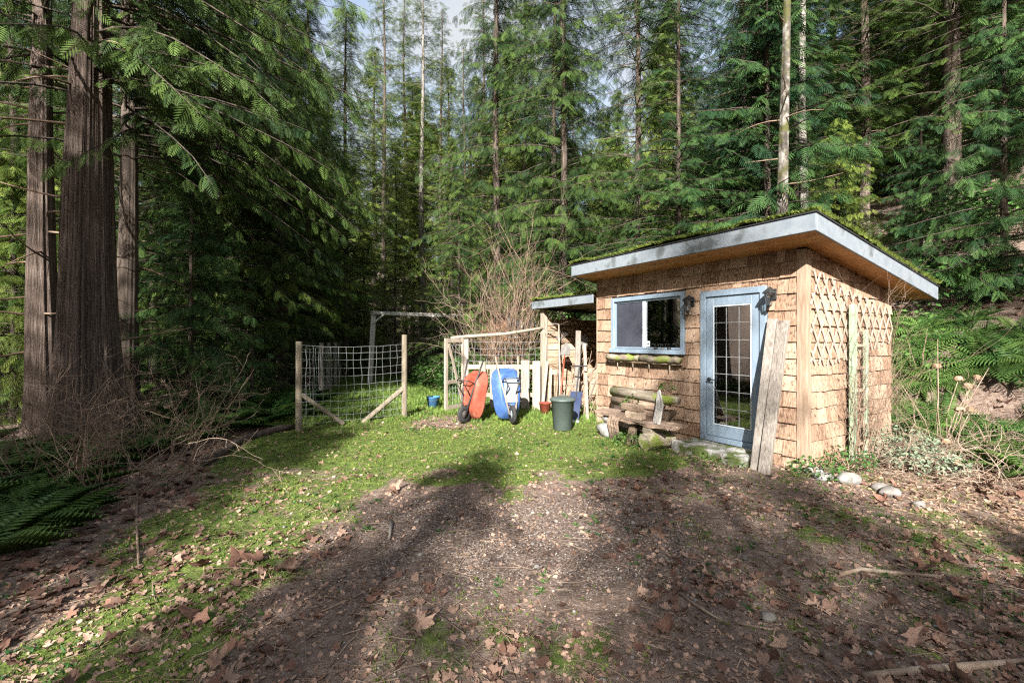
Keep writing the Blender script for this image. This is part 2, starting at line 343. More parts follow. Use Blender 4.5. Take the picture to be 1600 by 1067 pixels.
def place(tmpl, org, X, Z, scale, tint):
    """copies of a template: org (n,3), X forward dirs, Z approx ups, scale (n,)"""
    V, T = tmpl; X = X/np.linalg.norm(X, axis=1, keepdims=True)
    Yv = np.cross(Z, X); Yv /= np.linalg.norm(Yv, axis=1, keepdims=True)+1e-9; Zv = np.cross(X, Yv)
    B = np.stack([X, Yv, Zv], 1)*scale[:, None, None]
    P = np.einsum('vk,nkj->nvj', V, B)+org[:, None, :]
    n, nv = len(org), len(V)
    return P.reshape(-1, 3), (T[None]+(np.arange(n)*nv)[:, None, None]).reshape(-1, 3), np.repeat(tint, nv)
def tubes_np(paths, seg=3):
    """paths: list of (pts (k,3), radii (k,)) -> V,T"""
    Vs, Ts, o = [], [], 0
    ca = np.array([[math.cos(2*math.pi*k/seg), math.sin(2*math.pi*k/seg)] for k in range(seg)])
    for P, r in paths:
        P = np.asarray(P, float); k = len(P); t = np.gradient(P, axis=0); t /= np.linalg.norm(t, axis=1, keepdims=True)+1e-9
        u = np.where(np.abs(t[:, 2:3]) < .9, np.array([[0, 0, 1.]]), np.array([[1., 0, 0]]))
        x = np.cross(t, u); x /= np.linalg.norm(x, axis=1, keepdims=True)+1e-9; y = np.cross(t, x)
        V = P[:, None]+(x[:, None]*ca[None, :, :1]+y[:, None]*ca[None, :, 1:])*np.asarray(r)[:, None, None]
        Vs.append(V.reshape(-1, 3))
        a = (np.arange(k-1)*seg)[:, None]+np.arange(seg)[None]; b_ = (np.arange(k-1)*seg)[:, None]+(np.arange(seg)+1)[None] % seg
        q = np.stack([a, b_, b_+seg, a+seg], -1).reshape(-1, 4)+o
        Ts.append(np.concatenate([q[:, [0, 1, 2]], q[:, [0, 2, 3]]])); o += k*seg
    return np.concatenate(Vs), np.concatenate(Ts)
def join_np(parts):
    """parts: (V,T,tint,mat)"""
    V, T, A, Mi, o = [], [], [], [], 0
    for v, t, a, mi in parts:
        V.append(v); T.append(t+o); A.append(a); Mi.append(np.full(len(t), mi)); o += len(v)
    return np.concatenate(V), np.concatenate(T), np.concatenate(A), np.concatenate(Mi)

FR_CEDAR = frond_template(7, 46, .054, .48, .25)
FR_HEM = frond_template(8, 56, .044, .42, .2)
FR_LOW = frond_template(5, 50, .15, .46, .2)
def crown(name, seed, h, base, Rad, nb, fl, tmpl, mats, droop=.35, up=.15, hang=.45, dens=3.2, shape=.75, gap=0., tipup=.15, skew=None):
    g = np.random.default_rng(seed); org, X, Z, S, A, paths = [], [], [], [], [], []
    for bI in range(nb):
        u = g.random()**.9; z0 = base+(h-base)*u
        az = g.random()*6.283 if skew is None or g.random() < .15 else skew+g.normal(0, .8)
        if gap and vnoise(np.array([az*1.2+seed]), np.array([z0*.35]), seed)[0] < gap: continue
        L = Rad*((1-u)**shape*.95+.05)*g.uniform(.6, 1.18)*(1 if u > .12 else .55+u*3.7)
        k = 7; t = np.linspace(0, 1, k)
        bend = g.normal(0, .28); a2 = az+bend*t+.05*np.sin(t*5+g.random()*6)
        r = L*t; dr = droop*g.uniform(.6, 1.4); z = z0+L*(up*t-dr*t**1.8+tipup*np.maximum(t-.7, 0))
        P = np.stack([r*np.cos(a2), r*np.sin(a2), z], 1)
        paths.append((P, np.linspace(.008+.006*L, .003, k)))
        nn = max(3, int(L*dens)); ts = np.linspace(.16, 1, nn)+g.normal(0, .02, nn)
        tint0 = g.normal(.42, .19)
        for tt in ts:
            tt = min(max(tt, .1), 1); f = tt*(k-1); i0 = min(int(f), k-2); p = P[i0]+(P[i0+1]-P[i0])*(f-i0)
            d = P[i0+1]-P[i0]; d = d/np.linalg.norm(d); side = np.array([-d[1], d[0], 0]); side /= np.linalg.norm(side)+1e-9
            for s in (1, -1, 0) if tt > .9 else (1, -1):
                if g.random() < .08: continue
                a = g.uniform(.55, 1.15) if s else 0
                dd = d*math.cos(a)+side*s*math.sin(a); dd[2] -= hang*g.uniform(.3, 1.5)
                org.append(p); X.append(dd); Z.append(np.array([0, 0, 1.])+g.normal(0, .33, 3)); S.append(fl*g.uniform(.65, 1.3)*(1.1-.35*tt)); A.append(tint0+g.normal(0, .2))
    lv, lt, la = place(tmpl, np.array(org), np.array(X), np.array(Z), np.array(S), np.array(A))
    wv, wt = tubes_np(paths, 3)
    V, T, A, Mi = join_np([(lv, lt, la, 0), (wv, wt, np.zeros(len(wv)), 1)])
    return np_mesh(name, V, T, mats, Mi, {'tint': A})
def trunk_mesh(name, h, r0, r1, mat, seed=1, flare=.35, lean=0., ridge=0., seg=18, rings=22, dead=0, dead_mat=None, dead_from=.8, dead_to=6, dead_len=1.2):
    g = np.random.default_rng(seed); t = np.linspace(0, 1, rings)**1.35; z = t*h-.25
    a = np.arange(seg)/seg*2*np.pi
    r = (r0+(r1-r0)*t)*(1+flare*np.exp(-np.maximum(z, 0)/(1.6*r0+.15)))
    ph = g.random(6)*6.28
    lobes = 1+.05*np.sin(3*a+ph[0])+.04*np.sin(5*a+ph[1])
    rr = r[:, None]*(lobes[None]+flare*.35*np.exp(-np.maximum(z, 0)/(2*r0))[:, None]*np.sin(4*a+ph[2])[None])
    if ridge:
        nr = vnoise((a[None]*seg*.16/6.28*6+np.zeros((rings, 1))), z[:, None]*.5+np.zeros((1, seg)), seed)
        rr = rr*(1+ridge*(nr-.5)+ridge*.8*(g.random((1, seg))-.5))
    cx = lean*z+.03*h*.1*np.sin(z*.5+ph[3]); cyy = .02*h*.1*np.sin(z*.4+ph[4])
    V = np.stack([cx[:, None]+rr*np.cos(a), cyy[:, None]+rr*np.sin(a), z[:, None]+0*rr], -1).reshape(-1, 3)
    i = np.arange(rings-1)[:, None]*seg; A0 = (i+np.arange(seg)[None]).ravel(); B0 = (i+((np.arange(seg)+1) % seg)[None]).ravel()
    T = np.concatenate([np.stack([A0, B0, B0+seg], 1), np.stack([A0, B0+seg, A0+seg], 1)])
    parts = [(V, T, np.zeros(len(V)), 0)]; mats = [mat]
    if dead:
        paths = []
        for _ in range(dead):
            z0 = g.uniform(dead_from, dead_to); az = g.random()*6.283; L = dead_len*g.uniform(.4, 1.2); q = np.linspace(0, 1, 5)
            P = np.stack([lean*z0+(L*q+r0*.6)*np.cos(az+.3*q*g.normal()), (L*q+r0*.6)*np.sin(az+.3*q*g.normal()), z0+L*(g.uniform(-.25, .25)*q-.25*q*q*g.uniform(-.5, 1.3))], 1)
            paths.append((P, np.linspace(.018, .004, 5)*(.5+dead_len*.5)))
        v, t2 = tubes_np(paths, 4); parts.append((v, t2, np.zeros(len(v)), 1)); mats.append(dead_mat or M['twig'])
    V, T, A, Mi = join_np(parts)
    return np_mesh(name, V, T, mats, Mi, {'tint': A}, smooth=True)

DK, BL, BR = [M['needle_dark'], M['barkdark']], [M['needle_blue'], M['barkdark']], [M['needle_bright'], M['barkdark']]
CROWN = {
 'cedar': [crown('crown', 1, 24, 2.4, 4.3, 330, .46, FR_CEDAR, DK, .45, .12, .75, 4.6, gap=.12), crown('crown', 2, 22, 3.0, 3.9, 310, .46, FR_CEDAR, BR, .42, .12, .7, 4.6, gap=.12)],
 'hemlock': [crown('crown', 3, 19, 1.0, 3.6, 350, .42, FR_HEM, BL, .34, .18, .4, 4.7, gap=.12), crown('crown', 4, 21, 2.6, 3.6, 340, .42, FR_HEM, DK, .30, .16, .4, 4.6, gap=.2), crown('crown', 5, 17, 1.0, 3.3, 340, .42, FR_HEM, BR, .34, .2, .4, 4.7, gap=.12)],
 'young': [crown('crown', 6, 6.5, .2, 2.1, 230, .31, FR_CEDAR, BL, .34, .15, .6, 6.2), crown('crown', 7, 5.2, .1, 1.9, 220, .30, FR_CEDAR, BR, .32, .15, .6, 6.2), crown('crown', 8, 8.5, .6, 2.5, 240, .35, FR_HEM, DK, .34, .2, .45, 5.2)],
 'sparse': [crown('crown', 9, 23, 6.5, 3.0, 200, .42, FR_HEM, BR, .2, .25, .3, 4.2, gap=.22)],
}
HT = {'cedar': [24, 22], 'hemlock': [19, 21, 17], 'young': [6.5, 5.2, 8.5], 'sparse': [23]}
TR = {}
def get_trunk(kind, vi, bark, r0):
    key = (kind, vi, bark, round(r0, 2))
    if key not in TR:
        TR[key] = trunk_mesh('trunk', HT[kind][vi], r0, .03, M[bark], seed=len(TR)+3, dead=0 if kind == 'young' else 14, dead_from=.8, dead_to=7, dead_len=1.3)
    return TR[key]
def tree(name, label, cat_, kind, vi, X, Y, s=1., rz=None, bark='barkdark', r0=.16, group=None, lean=None):
    t = thing(name, label, cat_, (X, Y, hz(X, Y)-.05), random.uniform(0, 6.28) if rz is None else rz, group)
    t.scale = (s, s, s*random.uniform(.95, 1.08))
    if lean: t.rotation_euler[0], t.rotation_euler[1] = lean
    link('trunk', get_trunk(kind, vi, bark, r0), t); link('crown', CROWN[kind][vi], t)
    return t

# ---------------------------------------------------------------- the shed
WL, WD, PITCH, TOP = 3.73, 2.385, .172, 2.71        # front length, depth, roof pitch, wall height at the front
zr = lambda y: TOP-PITCH*y                          # underside of the roof
shed = thing('garden_shed', 'small cedar-shingled garden shed with mossy slanted roof and blue-grey door', 'shed', SC, SRZ)
DX0, DX1, DZ0, DZ1 = -1.44, -.455, .13, 2.30        # door trim outside
NX0, NX1, NZ0, NZ1 = -3.34, -1.73, 1.39, 2.345      # window trim outside
wf = MB()
wf.box(-WL, NX0, 0, .09, -.1, TOP-.002); wf.box(NX0, NX1, 0, .09, -.1, NZ0); wf.box(NX0, NX1, 0, .09, NZ1, TOP-.002)
wf.box(NX1, DX0, 0, .09, -.1, TOP-.002); wf.box(DX0, DX1, 0, .09, -.1, DZ0); wf.box(DX0, DX1, 0, .09, DZ1, TOP-.002); wf.box(DX1, 0, 0, .09, -.1, TOP-.002)
wall_f = wf.build('wall', M['sheath'], shed)
def side_wall(x0, x1): 
    return MB().hexa([(x0, .09, -.1), (x1, .09, -.1), (x1, WD, -.1), (x0, WD, -.1), (x0, .09, zr(.09)), (x1, .09, zr(.09)), (x1, WD, zr(WD)), (x0, WD, zr(WD))])
wall_r = side_wall(-.09, 0).build('wall', M['sheath'], shed); wall_l = side_wall(-WL, -WL+.09).build('wall', M['brownsiding'], shed)
MB().box(-WL+.09, -.09, WD-.09, WD, -.1, zr(WD)).build('wall', M['brownsiding'], shed)
MB().box(-WL+.09, -.09, .09, WD-.09, -.05, .10).build('floor', M['oldwood_x'], shed)
# shingles: tapered, unit size, scaled per piece (shared data)
def shingle_mesh(seed, wav):
    r = random.Random(seed); t0, t1 = .030, .004
    b0, b1 = r.uniform(-.03, .03)*wav, r.uniform(-.03, .03)*wav
    return MB().hexa([(-.5, -t0, b0), (.5, -t0*r.uniform(.75, 1.1), b1), (.5, 0, b1), (-.5, 0, b0), (-.5, -t1, 1), (.5, -t1, 1), (.5, 0, 1), (-.5, 0, 1)]).mesh('shingle', M['shingle'])
SHM = [shingle_mesh(k, 1.0) for k in range(8)]
def shingle_run(wall, segs, z0, zt, place_fn):
    for (a, b) in segs:
        x = a
        while x < b-.01:
            wd = random.choice([.11, .14, .18, .22, .26, .30])*random.uniform(.9, 1.1)
            if b-(x+wd) < .09: wd = b-x
            o = link('shingle', random.choice(SHM), wall); z1 = zt((x+wd/2)) if callable(zt) else zt
            place_fn(o, x+wd/2, z0-random.uniform(-.004, .007)); o.scale = (wd-.007, random.uniform(.8, 1.25), z1-z0); x += wd
EXP = .203
nc = 14
for c in range(nc):
    z0 = -.06+c*EXP; z1 = min(z0+EXP+.03, TOP+.02)
    if z0 > TOP-.03: break
    def place_f(o, x, z): o.location = (x, -.004, z)
    cuts = []
    rows = [(z0, z1, [])]
    for (x0, x1, a, b) in ((DX0, DX1, DZ0, DZ1), (NX0, NX1, NZ0, NZ1)):
        if z1-.03 > a+.02 and z0 < b-.02: cuts.append((x0-.004, x1+.004, a, b))
    x = -WL+.0; full = []
    for (x0, x1, a, b) in sorted(cuts):
        full.append((x, x0)); x = x1
        if z0 < a-.05: shingle_run(wall_f, [(x0+.004, x1-.004)], z0, a-.003, place_f)
        if z1-.03 > b+.05: shingle_run(wall_f, [(x0+.004, x1-.004)], b+.003, z1, place_f)
    full.append((x, -.085)); shingle_run(wall_f, full, z0, z1, place_f)
    def place_r(o, y, z): o.location = (.004, y, z); o.rotation_euler = (0, 0, R(90))
    ymax = min(WD, (TOP-z0-.02)/PITCH)
    if ymax > .15: shingle_run(wall_r, [(.085, ymax)], z0, lambda y, z1=z1: min(z1, zr(y)+.012), place_r)
cbd = MB(); cbd.box(-.085, .026, -.03, -.004, -.08, TOP-.01); cbd.box(.004, .03, -.004, .085, -.08, TOP-.02)
cbd.build('corner_board', M['cornerboard'], shed, bevel=.003)
MB().box(-WL-.022, -WL, -.03, .08, -.08, TOP-.02).build('corner_board', M['cornerboard'], shed, bevel=.003)
# roof
RX0, RX1, RY0, RY1 = -WL-.2, .36, -.5, WD+.66
rf = MB(); rf.hexa([(RX0+.03, RY0+.03, zr(RY0+.03)+.03), (RX1-.03, RY0+.03, zr(RY0+.03)+.03), (RX1-.03, RY1-.03, zr(RY1-.03)+.03), (RX0+.03, RY1-.03, zr(RY1-.03)+.03),
         (RX0+.03, RY0+.03, zr(RY0+.03)+.19), (RX1-.03, RY0+.03, zr(RY0+.03)+.19), (RX1-.03, RY1-.03, zr(RY1-.03)+.19), (RX0+.03, RY1-.03, zr(RY1-.03)+.19)])
roof = rf.build('roof', M['sheath'], shed)
def slab(x0, x1, y0, y1, a, b): return [(x0, y0, zr(y0)+a), (x1, y0, zr(y0)+a), (x1, y1, zr(y1)+a), (x0, y1, zr(y1)+a), (x0, y0, zr(y0)+b), (x1, y0, zr(y0)+b), (x1, y1, zr(y1)+b), (x0, y1, zr(y1)+b)]
for s in (slab(RX0, RX1, RY0, RY0+.028, 0, .195), slab(RX0, RX1, RY1-.028, RY1, 0, .195), slab(RX1-.028, RX1, RY0+.029, RY1-.029, 0, .195), slab(RX0, RX0+.028, RY0+.029, RY1-.029, 0, .195)):
    MB().hexa(s).build('fascia', M['fascia'], roof, bevel=.004)
MB().hexa(slab(RX0-.015, RX1+.015, RY0-.015, RY1+.015, .197, .212)).build('roofing_felt', M['black'], roof)
def soff(x0, x1, y0, y1): MB().hexa(slab(x0, x1, y0, y1, .012+random.uniform(0, .004), .028)).build('soffit_board', M['soffit'], roof)
n = 5
for k in range(n): a = RY0+.03+k*(.47/n); soff(RX0+.03, RX1-.03, a+.0015, a+.47/n-.0015)
for k in range(4): a = .0+k*.0825; soff(a+.0015, a+.081, .002, WD-.002)
for k in range(6): a = WD+k*(.63/6); soff(RX0+.03, RX1-.03, a+.0015, a+.63/6-.0015)
for k in range(2): a = -WL-.17+k*.085; soff(a+.0015, a+.083, .002, WD-.002)
# moss on the roof: lumpy cushion plus tufts
def tuft_template(n, seed, wd=.12, spread=.45):
    g = np.random.default_rng(seed); V, T = [], []
    for _ in range(n):
        a = g.random()*6.283; r = g.random()*.25; L = g.uniform(.5, 1); lean = g.uniform(.1, spread)
        bx, by = r*math.cos(a), r*math.sin(a); dx, dy = math.cos(a+g.normal(0, .6)), math.sin(a+g.normal(0, .6)); k = len(V)
        V += [(bx-dy*wd*.5, by+dx*wd*.5, 0), (bx+dy*wd*.5, by-dx*wd*.5, 0), (bx+dx*lean*.5*L+dy*wd*.3, by+dy*lean*.5*L-dx*wd*.3, L*.6), (bx+dx*lean*L*1.3, by+dy*lean*L*1.3, L)]
        T += [(k, k+1, k+2), (k, k+2, k+3)]
    return np.array(V), np.array(T)
TUFT, MOSST = tuft_template(7, 1), tuft_template(7, 2, .34, .9)
def moss_patch(parent, pts, sc_lo, sc_hi, name='moss', mat='moss', tm=None):
    n = len(pts); a = rng.random(n)*6.283
    X = np.stack([np.cos(a), np.sin(a), np.zeros(n)], 1); Z = np.tile([0, 0, 1.], (n, 1))+rng.normal(0, .12, (n, 3))
    v, t, tt = place(tm or MOSST, np.asarray(pts), X, Z, rng.uniform(sc_lo, sc_hi, n), np.clip(rng.normal(.5, .2, n), 0, 1))
    o = link(name, np_mesh(name, v, t, [M[mat]], None, {'tint': tt}), parent); o['kind'] = 'stuff'; return o
def roof_moss(parent, x0, x1, y0, y1, zf, n, off):
    gx, gy, T = grid(x0, x1, y0, y1, .045)
    hh = .012+.05*sstep(.35, .75, fbm(gx*2.2, gy*2.2, 61))+.025*fbm(gx*9, gy*9, 62, 2)
    ed = np.minimum.reduce([gx-x0, x1-gx, gy-y0, y1-gy]); hh = hh*np.clip(.6+ed*9, 0, 1)
    o = link('moss_cushion', np_mesh('moss_cushion', np.stack([gx, gy, np.array([zf(v) for v in gy])+off+hh], 1), T, [M['mosscush']], smooth=True), parent)
    px = rng.uniform(x0, x1, n*3); py = rng.uniform(y0, y1, n*3); k = fbm(px*2.2, py*2.2, 61) > .34; px, py = px[k][:n], py[k][:n]
    e = int(n*.5); ex = np.concatenate([rng.uniform(x0, x1, e), np.full(e, x1)-rng.random(e)*.06, ]); ey = np.concatenate([y0+rng.random(e)*.06, rng.uniform(y0, y1, e)])
    px = np.concatenate([px, ex]); py = np.concatenate([py, ey])
    pz = np.array([zf(v) for v in py])+off+.008+.04*sstep(.35, .75, fbm(px*2.2, py*2.2, 61))
    moss_patch(parent, np.stack([px, py, pz], 1), .03, .06)
M['mosscush'] = surf('moss_cushion', [(.06, .075, .015), (.17, .19, .04), (.28, .29, .075)], 16, rough=1, bump=.9, bdist=.02, vary=0, spec=.1, stain=((.10, .075, .045), 3, .62))
roof_moss(roof, RX0-.01, RX1+.01, RY0-.01, RY1+.01, zr, 2800, .21)

# door
door = MB()
door.box(DX0, DX0+.085, -.05, .05, DZ0, DZ1); door.box(DX1-.085, DX1, -.05, .05, DZ0, DZ1); door.box(DX0+.086, DX1-.086, -.05, .05, DZ1-.085, DZ1); door.box(DX0+.086, DX1-.086, -.06, .06, DZ0, DZ0+.07)
door_frame = door.build('door_frame', M['bluetrim'], shed, bevel=.004)
lx0, lx1, lz0, lz1 = DX0+.09, DX1-.09, DZ0+.075, DZ1-.09
gx0, gx1, gz0, gz1 = lx0+.115, lx1-.115, lz0+.17, lz1-.13
dl = MB(); dl.box(lx0, gx0, -.025, .02, lz0, lz1); dl.box(gx1, lx1, -.025, .02, lz0, lz1); dl.box(gx0+.0005, gx1-.0005, -.025, .02, lz0, gz0); dl.box(gx0+.0005, gx1-.0005, -.025, .02, gz1, lz1)
leaf = dl.build('door', M['bluetrim'], shed, bevel=.005)
bd = MB()
for (a, b_, c, d) in ((gx0, gx0+.014, gz0, gz1), (gx1-.014, gx1, gz0, gz1), (gx0+.014, gx1-.014, gz0, gz0+.014), (gx0+.014, gx1-.014, gz1-.014, gz1)): bd.box(a, b_, -.031, -.0255, c, d)
bd.build('glazing_bead', M['white'], leaf)
MB().box(gx0, gx1, -.004, .0, gz0, gz1).build('glass_pane', M['glass'], leaf)
for k in (1, 2): x = gx0+(gx1-gx0)*k/3; MB().box(x-.0028, x+.0028, -.009, -.0045, gz0, gz1).build('glazing_bar', M['wire'], leaf)
for k in range(1, 7): z = gz0+(gz1-gz0)*k/7; MB().box(gx0, gx1, -.0088, -.0048, z-.0028, z+.0028).build('glazing_bar', M['wire'], leaf)
hd = MB().lathe([(.026, -.045), (.026, -.026)], 14, (lx0+.055, 0, 1.02), axis='y'); hd.lathe([(.010, -.075), (.010, -.045)], 8, (lx0+.055, 0, 1.02), axis='y'); hd.tube([(lx0+.05, -.08, 1.02), (lx0+.10, -.083, 1.022), (lx0+.165, -.08, 1.015)], [.013, .011, .009], 8)
hd.build('handle', M['black'], leaf, True)
for z in (lz0+.2, lz1-.2): MB().lathe([(.009, z-.05), (.009, z+.05)], 8, (lx1+.004, -.034, 0)).build('hinge', M['black'], leaf)
# window
wn = MB(); tw = .07
wn.box(NX0, NX0+tw, -.045, .05, NZ0, NZ1); wn.box(NX1-tw, NX1, -.045, .05, NZ0, NZ1); wn.box(NX0+tw+.001, NX1-tw-.001, -.045, .05, NZ1-tw, NZ1); wn.box(NX0-.02, NX1+.02, -.075, .05, NZ0-.03, NZ0+.04)
wint = wn.build('window', M['bluetrim'], shed, bevel=.004)
ax0, ax1, az0, az1 = NX0+tw+.002, NX1-tw-.002, NZ0+.045, NZ1-tw-.002; mid = (ax0+ax1)/2-.03
sa = MB(); sa.box(ax0, ax0+.03, -.012, .03, az0, az1); sa.box(ax0+.03, ax1-.03, -.012, .03, az0, az0+.03); sa.box(ax0+.03, ax1-.03, -.012, .03, az1-.03, az1); sa.box(ax1-.03, ax1, -.012, .03, az0, az1)
sa.build('sash_frame', M['bluetrim'], wint, bevel=.003)
MB().box(mid-.03, mid+.03, -.02, .028, az0+.031, az1-.031).build('meeting_stile', M['white'], wint, bevel=.003)
MB().box(ax0+.03, mid-.03, .002, .006, az0+.03, az1-.03).build('pane', M['screen'], wint)
MB().box(mid+.03, ax1-.03, .012, .016, az0+.03, az1-.03).build('pane', M['glass'], wint)
st = MB().box(mid+.035, mid+.105, .008, .0115, az0+.04, az0+.135); st.build('sticker', M['white'], wint)
sq = MB().hexa([(mid+.07, .0075, az0+.065), (mid+.0925, .0075, az0+.0875), (mid+.0925, .0078, az0+.0875), (mid+.07, .0078, az0+.065), (mid+.0475, .0075, az0+.0875), (mid+.07, .0075, az0+.11), (mid+.07, .0078, az0+.11), (mid+.0475, .0078, az0+.0875)])
sq.build('sticker_emblem', M['black'], wint)

# wall lanterns
def lantern(label, x, z):
    t = thing('wall_lantern', label, 'lantern', S2W(x, -.03, z), SRZ, 'wall lanterns by the shed door')
    MB().box(-.035, .035, -.014, .004, -.06, .08).build('back_plate', M['black'], t, bevel=.004)
    MB().tube([(0, -.01, .03), (0, -.05, .085), (0, -.10, .10), (0, -.115, .07)], .008, 6).build('arm', M['black'], t, True)
    MB().lathe([(.012, .09), (.03, .075), (.085, .03), (.088, .018), (.07, .018)], 6, (0, -.115, 0)).build('cap', M['black'], t)
    MB().lathe([(.056, .017), (.032, -.13)], 6, (0, -.115, 0)).build('glass', M['glass'], t)
    fm = MB()
    for k in range(6):
        a = 2*math.pi*k/6; fm.tube([(math.cos(a)*.060, -.115+math.sin(a)*.060, .018), (math.cos(a)*.035, -.115+math.sin(a)*.035, -.132)], .004, 4)
    fm.lathe([(.036, -.13), (.036, -.14), (.012, -.155), (.008, -.175)], 6, (0, -.115, 0)); fm.build('cage', M['black'], t)
    return t
lantern('black carriage lantern on shingles between window and door', -1.585, 2.16)
lantern('black carriage lantern on shingles between door and shed corner', -.36, 2.165)

# driftwood planter under the window
pl = thing('log_planter', 'mossy split-log planter box fixed under the shed window', 'planter', S2W(-2.55, -.03, 1.275), SRZ)
def halflog(x0, x1, name, mat):
    mb = MB(); n = 10; P = []
    for k in range(n+1):
        x = x0+(x1-x0)*k/n; P.append((x, -.10+random.uniform(-.008, .008), random.uniform(-.01, .01)))
    mb.tube(P, [.055+random.uniform(-.008, .008)*1 for _ in P], 9, wob=.08); mb.build(name, mat, pl, True)
M['mossylog'] = surf('mossy_log', [(.075, .058, .042), (.18, .148, .11), (.29, .255, .20)], 7, (.5, 3, 3), .9, .6, .01, .3, stain=((.13, .16, .03), 4, .52))
halflog(-.78, -.02, 'half_log', M['mossylog']); halflog(.0, .82, 'half_log', M['mossylog'])
MB().box(-.76, .80, -.10, .0, -.075, -.05).build('shelf', M['oldwood_x'], pl)
for x in (-.55, -.18, .18, .6): MB().tube([(x, -.08, -.06), (x+.005, -.082, -.16)], [.012, .007], 6).build('peg', M['palewood'], pl)
for x, rr in ((.28, .035), (.42, .028), (.55, .035), (.1, .02)):
    r_ = tag(MB().lathe([(rr*.3, 0), (rr, rr*.4), (rr*.9, rr*.9), (rr*.3, rr*1.3)], 9).build('sill_stone', M['stone' if rr < .03 else 'black'], None, True), 'small rounded stone on the window sill of the shed', 'stone', 'stones on the window sill'); r_.location = S2W(-2.55+x, -.06, NZ0+.04)

# inside the shed: stool, pots, a blue tub
def put(o, x, y, z, rz=0): o.location = S2W(x, y, z); o.rotation_euler = (0, 0, SRZ+rz); return o
stl = thing('stool', 'wooden stool with round orange-brown seat behind the glass door', 'stool'); put(stl, -1.1, .8, .10)
MB().lathe([(.17, .84), (.19, .85), (.19, .88), (.17, .89)], 18).build('seat', M['soffit'], stl)
for k in range(4):
    a = R(45+90*k); MB().bar((math.cos(a)*.2, math.sin(a)*.2, 0), (math.cos(a)*.12, math.sin(a)*.12, .84), .06, .06).build('leg', M['palewood'], stl)
for k, (x, y, r_) in enumerate(((-1.16, .28, .13), (-.95, .33, .09), (-.88, .5, .1))):
    t = MB().lathe([(.1*r_*6, 0), (r_, .02), (r_*1.12, r_*.9), (r_*1.0, r_*1.5), (r_*.5, r_*1.7), (r_*.2, r_*1.75)], 16).build('pumpkin_pot', M['terracotta'], None, True)
    put(tag(t, ['largest orange round pot just inside the glass door', 'small orange round pot just inside the glass door', 'orange round pot set further back inside the glass door'][k], 'pot', 'orange pots inside the shed'), x, y, .10)
t = MB().lathe([(.05, 0), (.055, .09), (.045, .09), (.042, .02)], 14).build('cup', M['white'], None, True); put(tag(t, 'small white cup on the shed floor behind the door', 'cup'), -.78, .22, .10)
t = MB().lathe([(.2, 0), (.26, .36), (.28, .38), (.25, .38), (.19, .03)], 18).build('tub', M['blueplastic'], None, True); put(tag(t, 'blue plastic tub on the shelf inside the shed', 'tub'), -.55, 1.6, .78)
shf = thing('work_shelf', 'rough wooden shelf along the inside back of the shed', 'shelf'); put(shf, -1.9, 1.75, .1)
MB().box(-1.6, 1.7, -.25, .5, .63, .675).build('top', M['oldwood_x'], shf)
for x in (-1.5, 0, 1.6): MB().box(x, x+.08, -.2, -.12, 0, .629).build('leg', M['oldwood'], shf)

# step, planks, bench
def rough_block(mb, x0, x1, y0, y1, z0, z1, jit=.02, n=3, mi=0):
    V, Fc = [], []; g = [(i, j, k) for k in range(2) for j in range(n+1) for i in range(n+1)]
    for (i, j, k) in g:
        V.append((x0+(x1-x0)*i/n+random.uniform(-jit, jit), y0+(y1-y0)*j/n+random.uniform(-jit, jit), (z1 if k else z0)+random.uniform(-jit, jit)*.5))
    q = (n+1)**2
    for j in range(n):
        for i in range(n):
            a = j*(n+1)+i; Fc += [(a, a+n+1, a+n+2, a+1), (q+a, q+a+1, q+a+n+2, q+a+n+1)]
    for i in range(n):
        Fc += [(i, i+1, q+i+1, q+i), (n*(n+1)+i+1, n*(n+1)+i, q+n*(n+1)+i, q+n*(n+1)+i+1), ((i+1)*(n+1), i*(n+1), q+i*(n+1), q+(i+1)*(n+1)), (i*(n+1)+n, (i+1)*(n+1)+n, q+(i+1)*(n+1)+n, q+i*(n+1)+n)]
    return mb.add(V, Fc, mi)
stp = rough_block(MB(), -.56, .52, -.27, .25, -.1, .135, .03, 5).build('stone_step', surf('mossy_step_stone', [(.10, .095, .08), (.26, .25, .23), (.42, .41, .39)], 9, rough=.95, bump=.7, bdist=.015, vary=0, stain=((.07, .09, .025), 5, .5)), None, bevel=.015)
put(tag(stp, 'mossy flat stone doorstep below the blue-grey door', 'step'), -.97, -.33, 0)
for k, (xb, xt, yb, wd, lab) in enumerate(((-.325, -.35, -.50, .115, 'grey weathered plank leaning beside the door frame'), (-.19, -.215, -.55, .135, 'brown weathered plank leaning beside the shed corner'))):
    a, b_ = Vector((xb, yb, -.02)), Vector((xt, -.075, 1.86-.03*k))
    o = MB().bar((0, 0, 0), b_-a, wd, .05, up=(0, -1, 0), jit=.004).build('leaning_plank', M['oldwood'], None, bevel=.004); put(tag(o, lab, 'plank', 'planks leaning by the door'), a.x, a.y, a.z)
bench = thing('rustic_bench', 'rustic plank bench on logs and stones under the window', 'bench', S2W(-2.12, -.62, 0), SRZ)
M['barkplank'] = surf('bark_edged_plank', [(.06, .04, .028), (.15, .105, .075), (.27, .20, .15)], 9, (.5, 4, 4), .95, .8, .012, .2)
rough_block(MB(), -.72, -.12, -.24, .18, .375, .425, .02, 4).build('seat', M['barkplank'], bench)
rough_block(MB(), -.16, .74, -.23, .20, .33, .374, .025, 5).build('seat', M['barkplank'], bench)
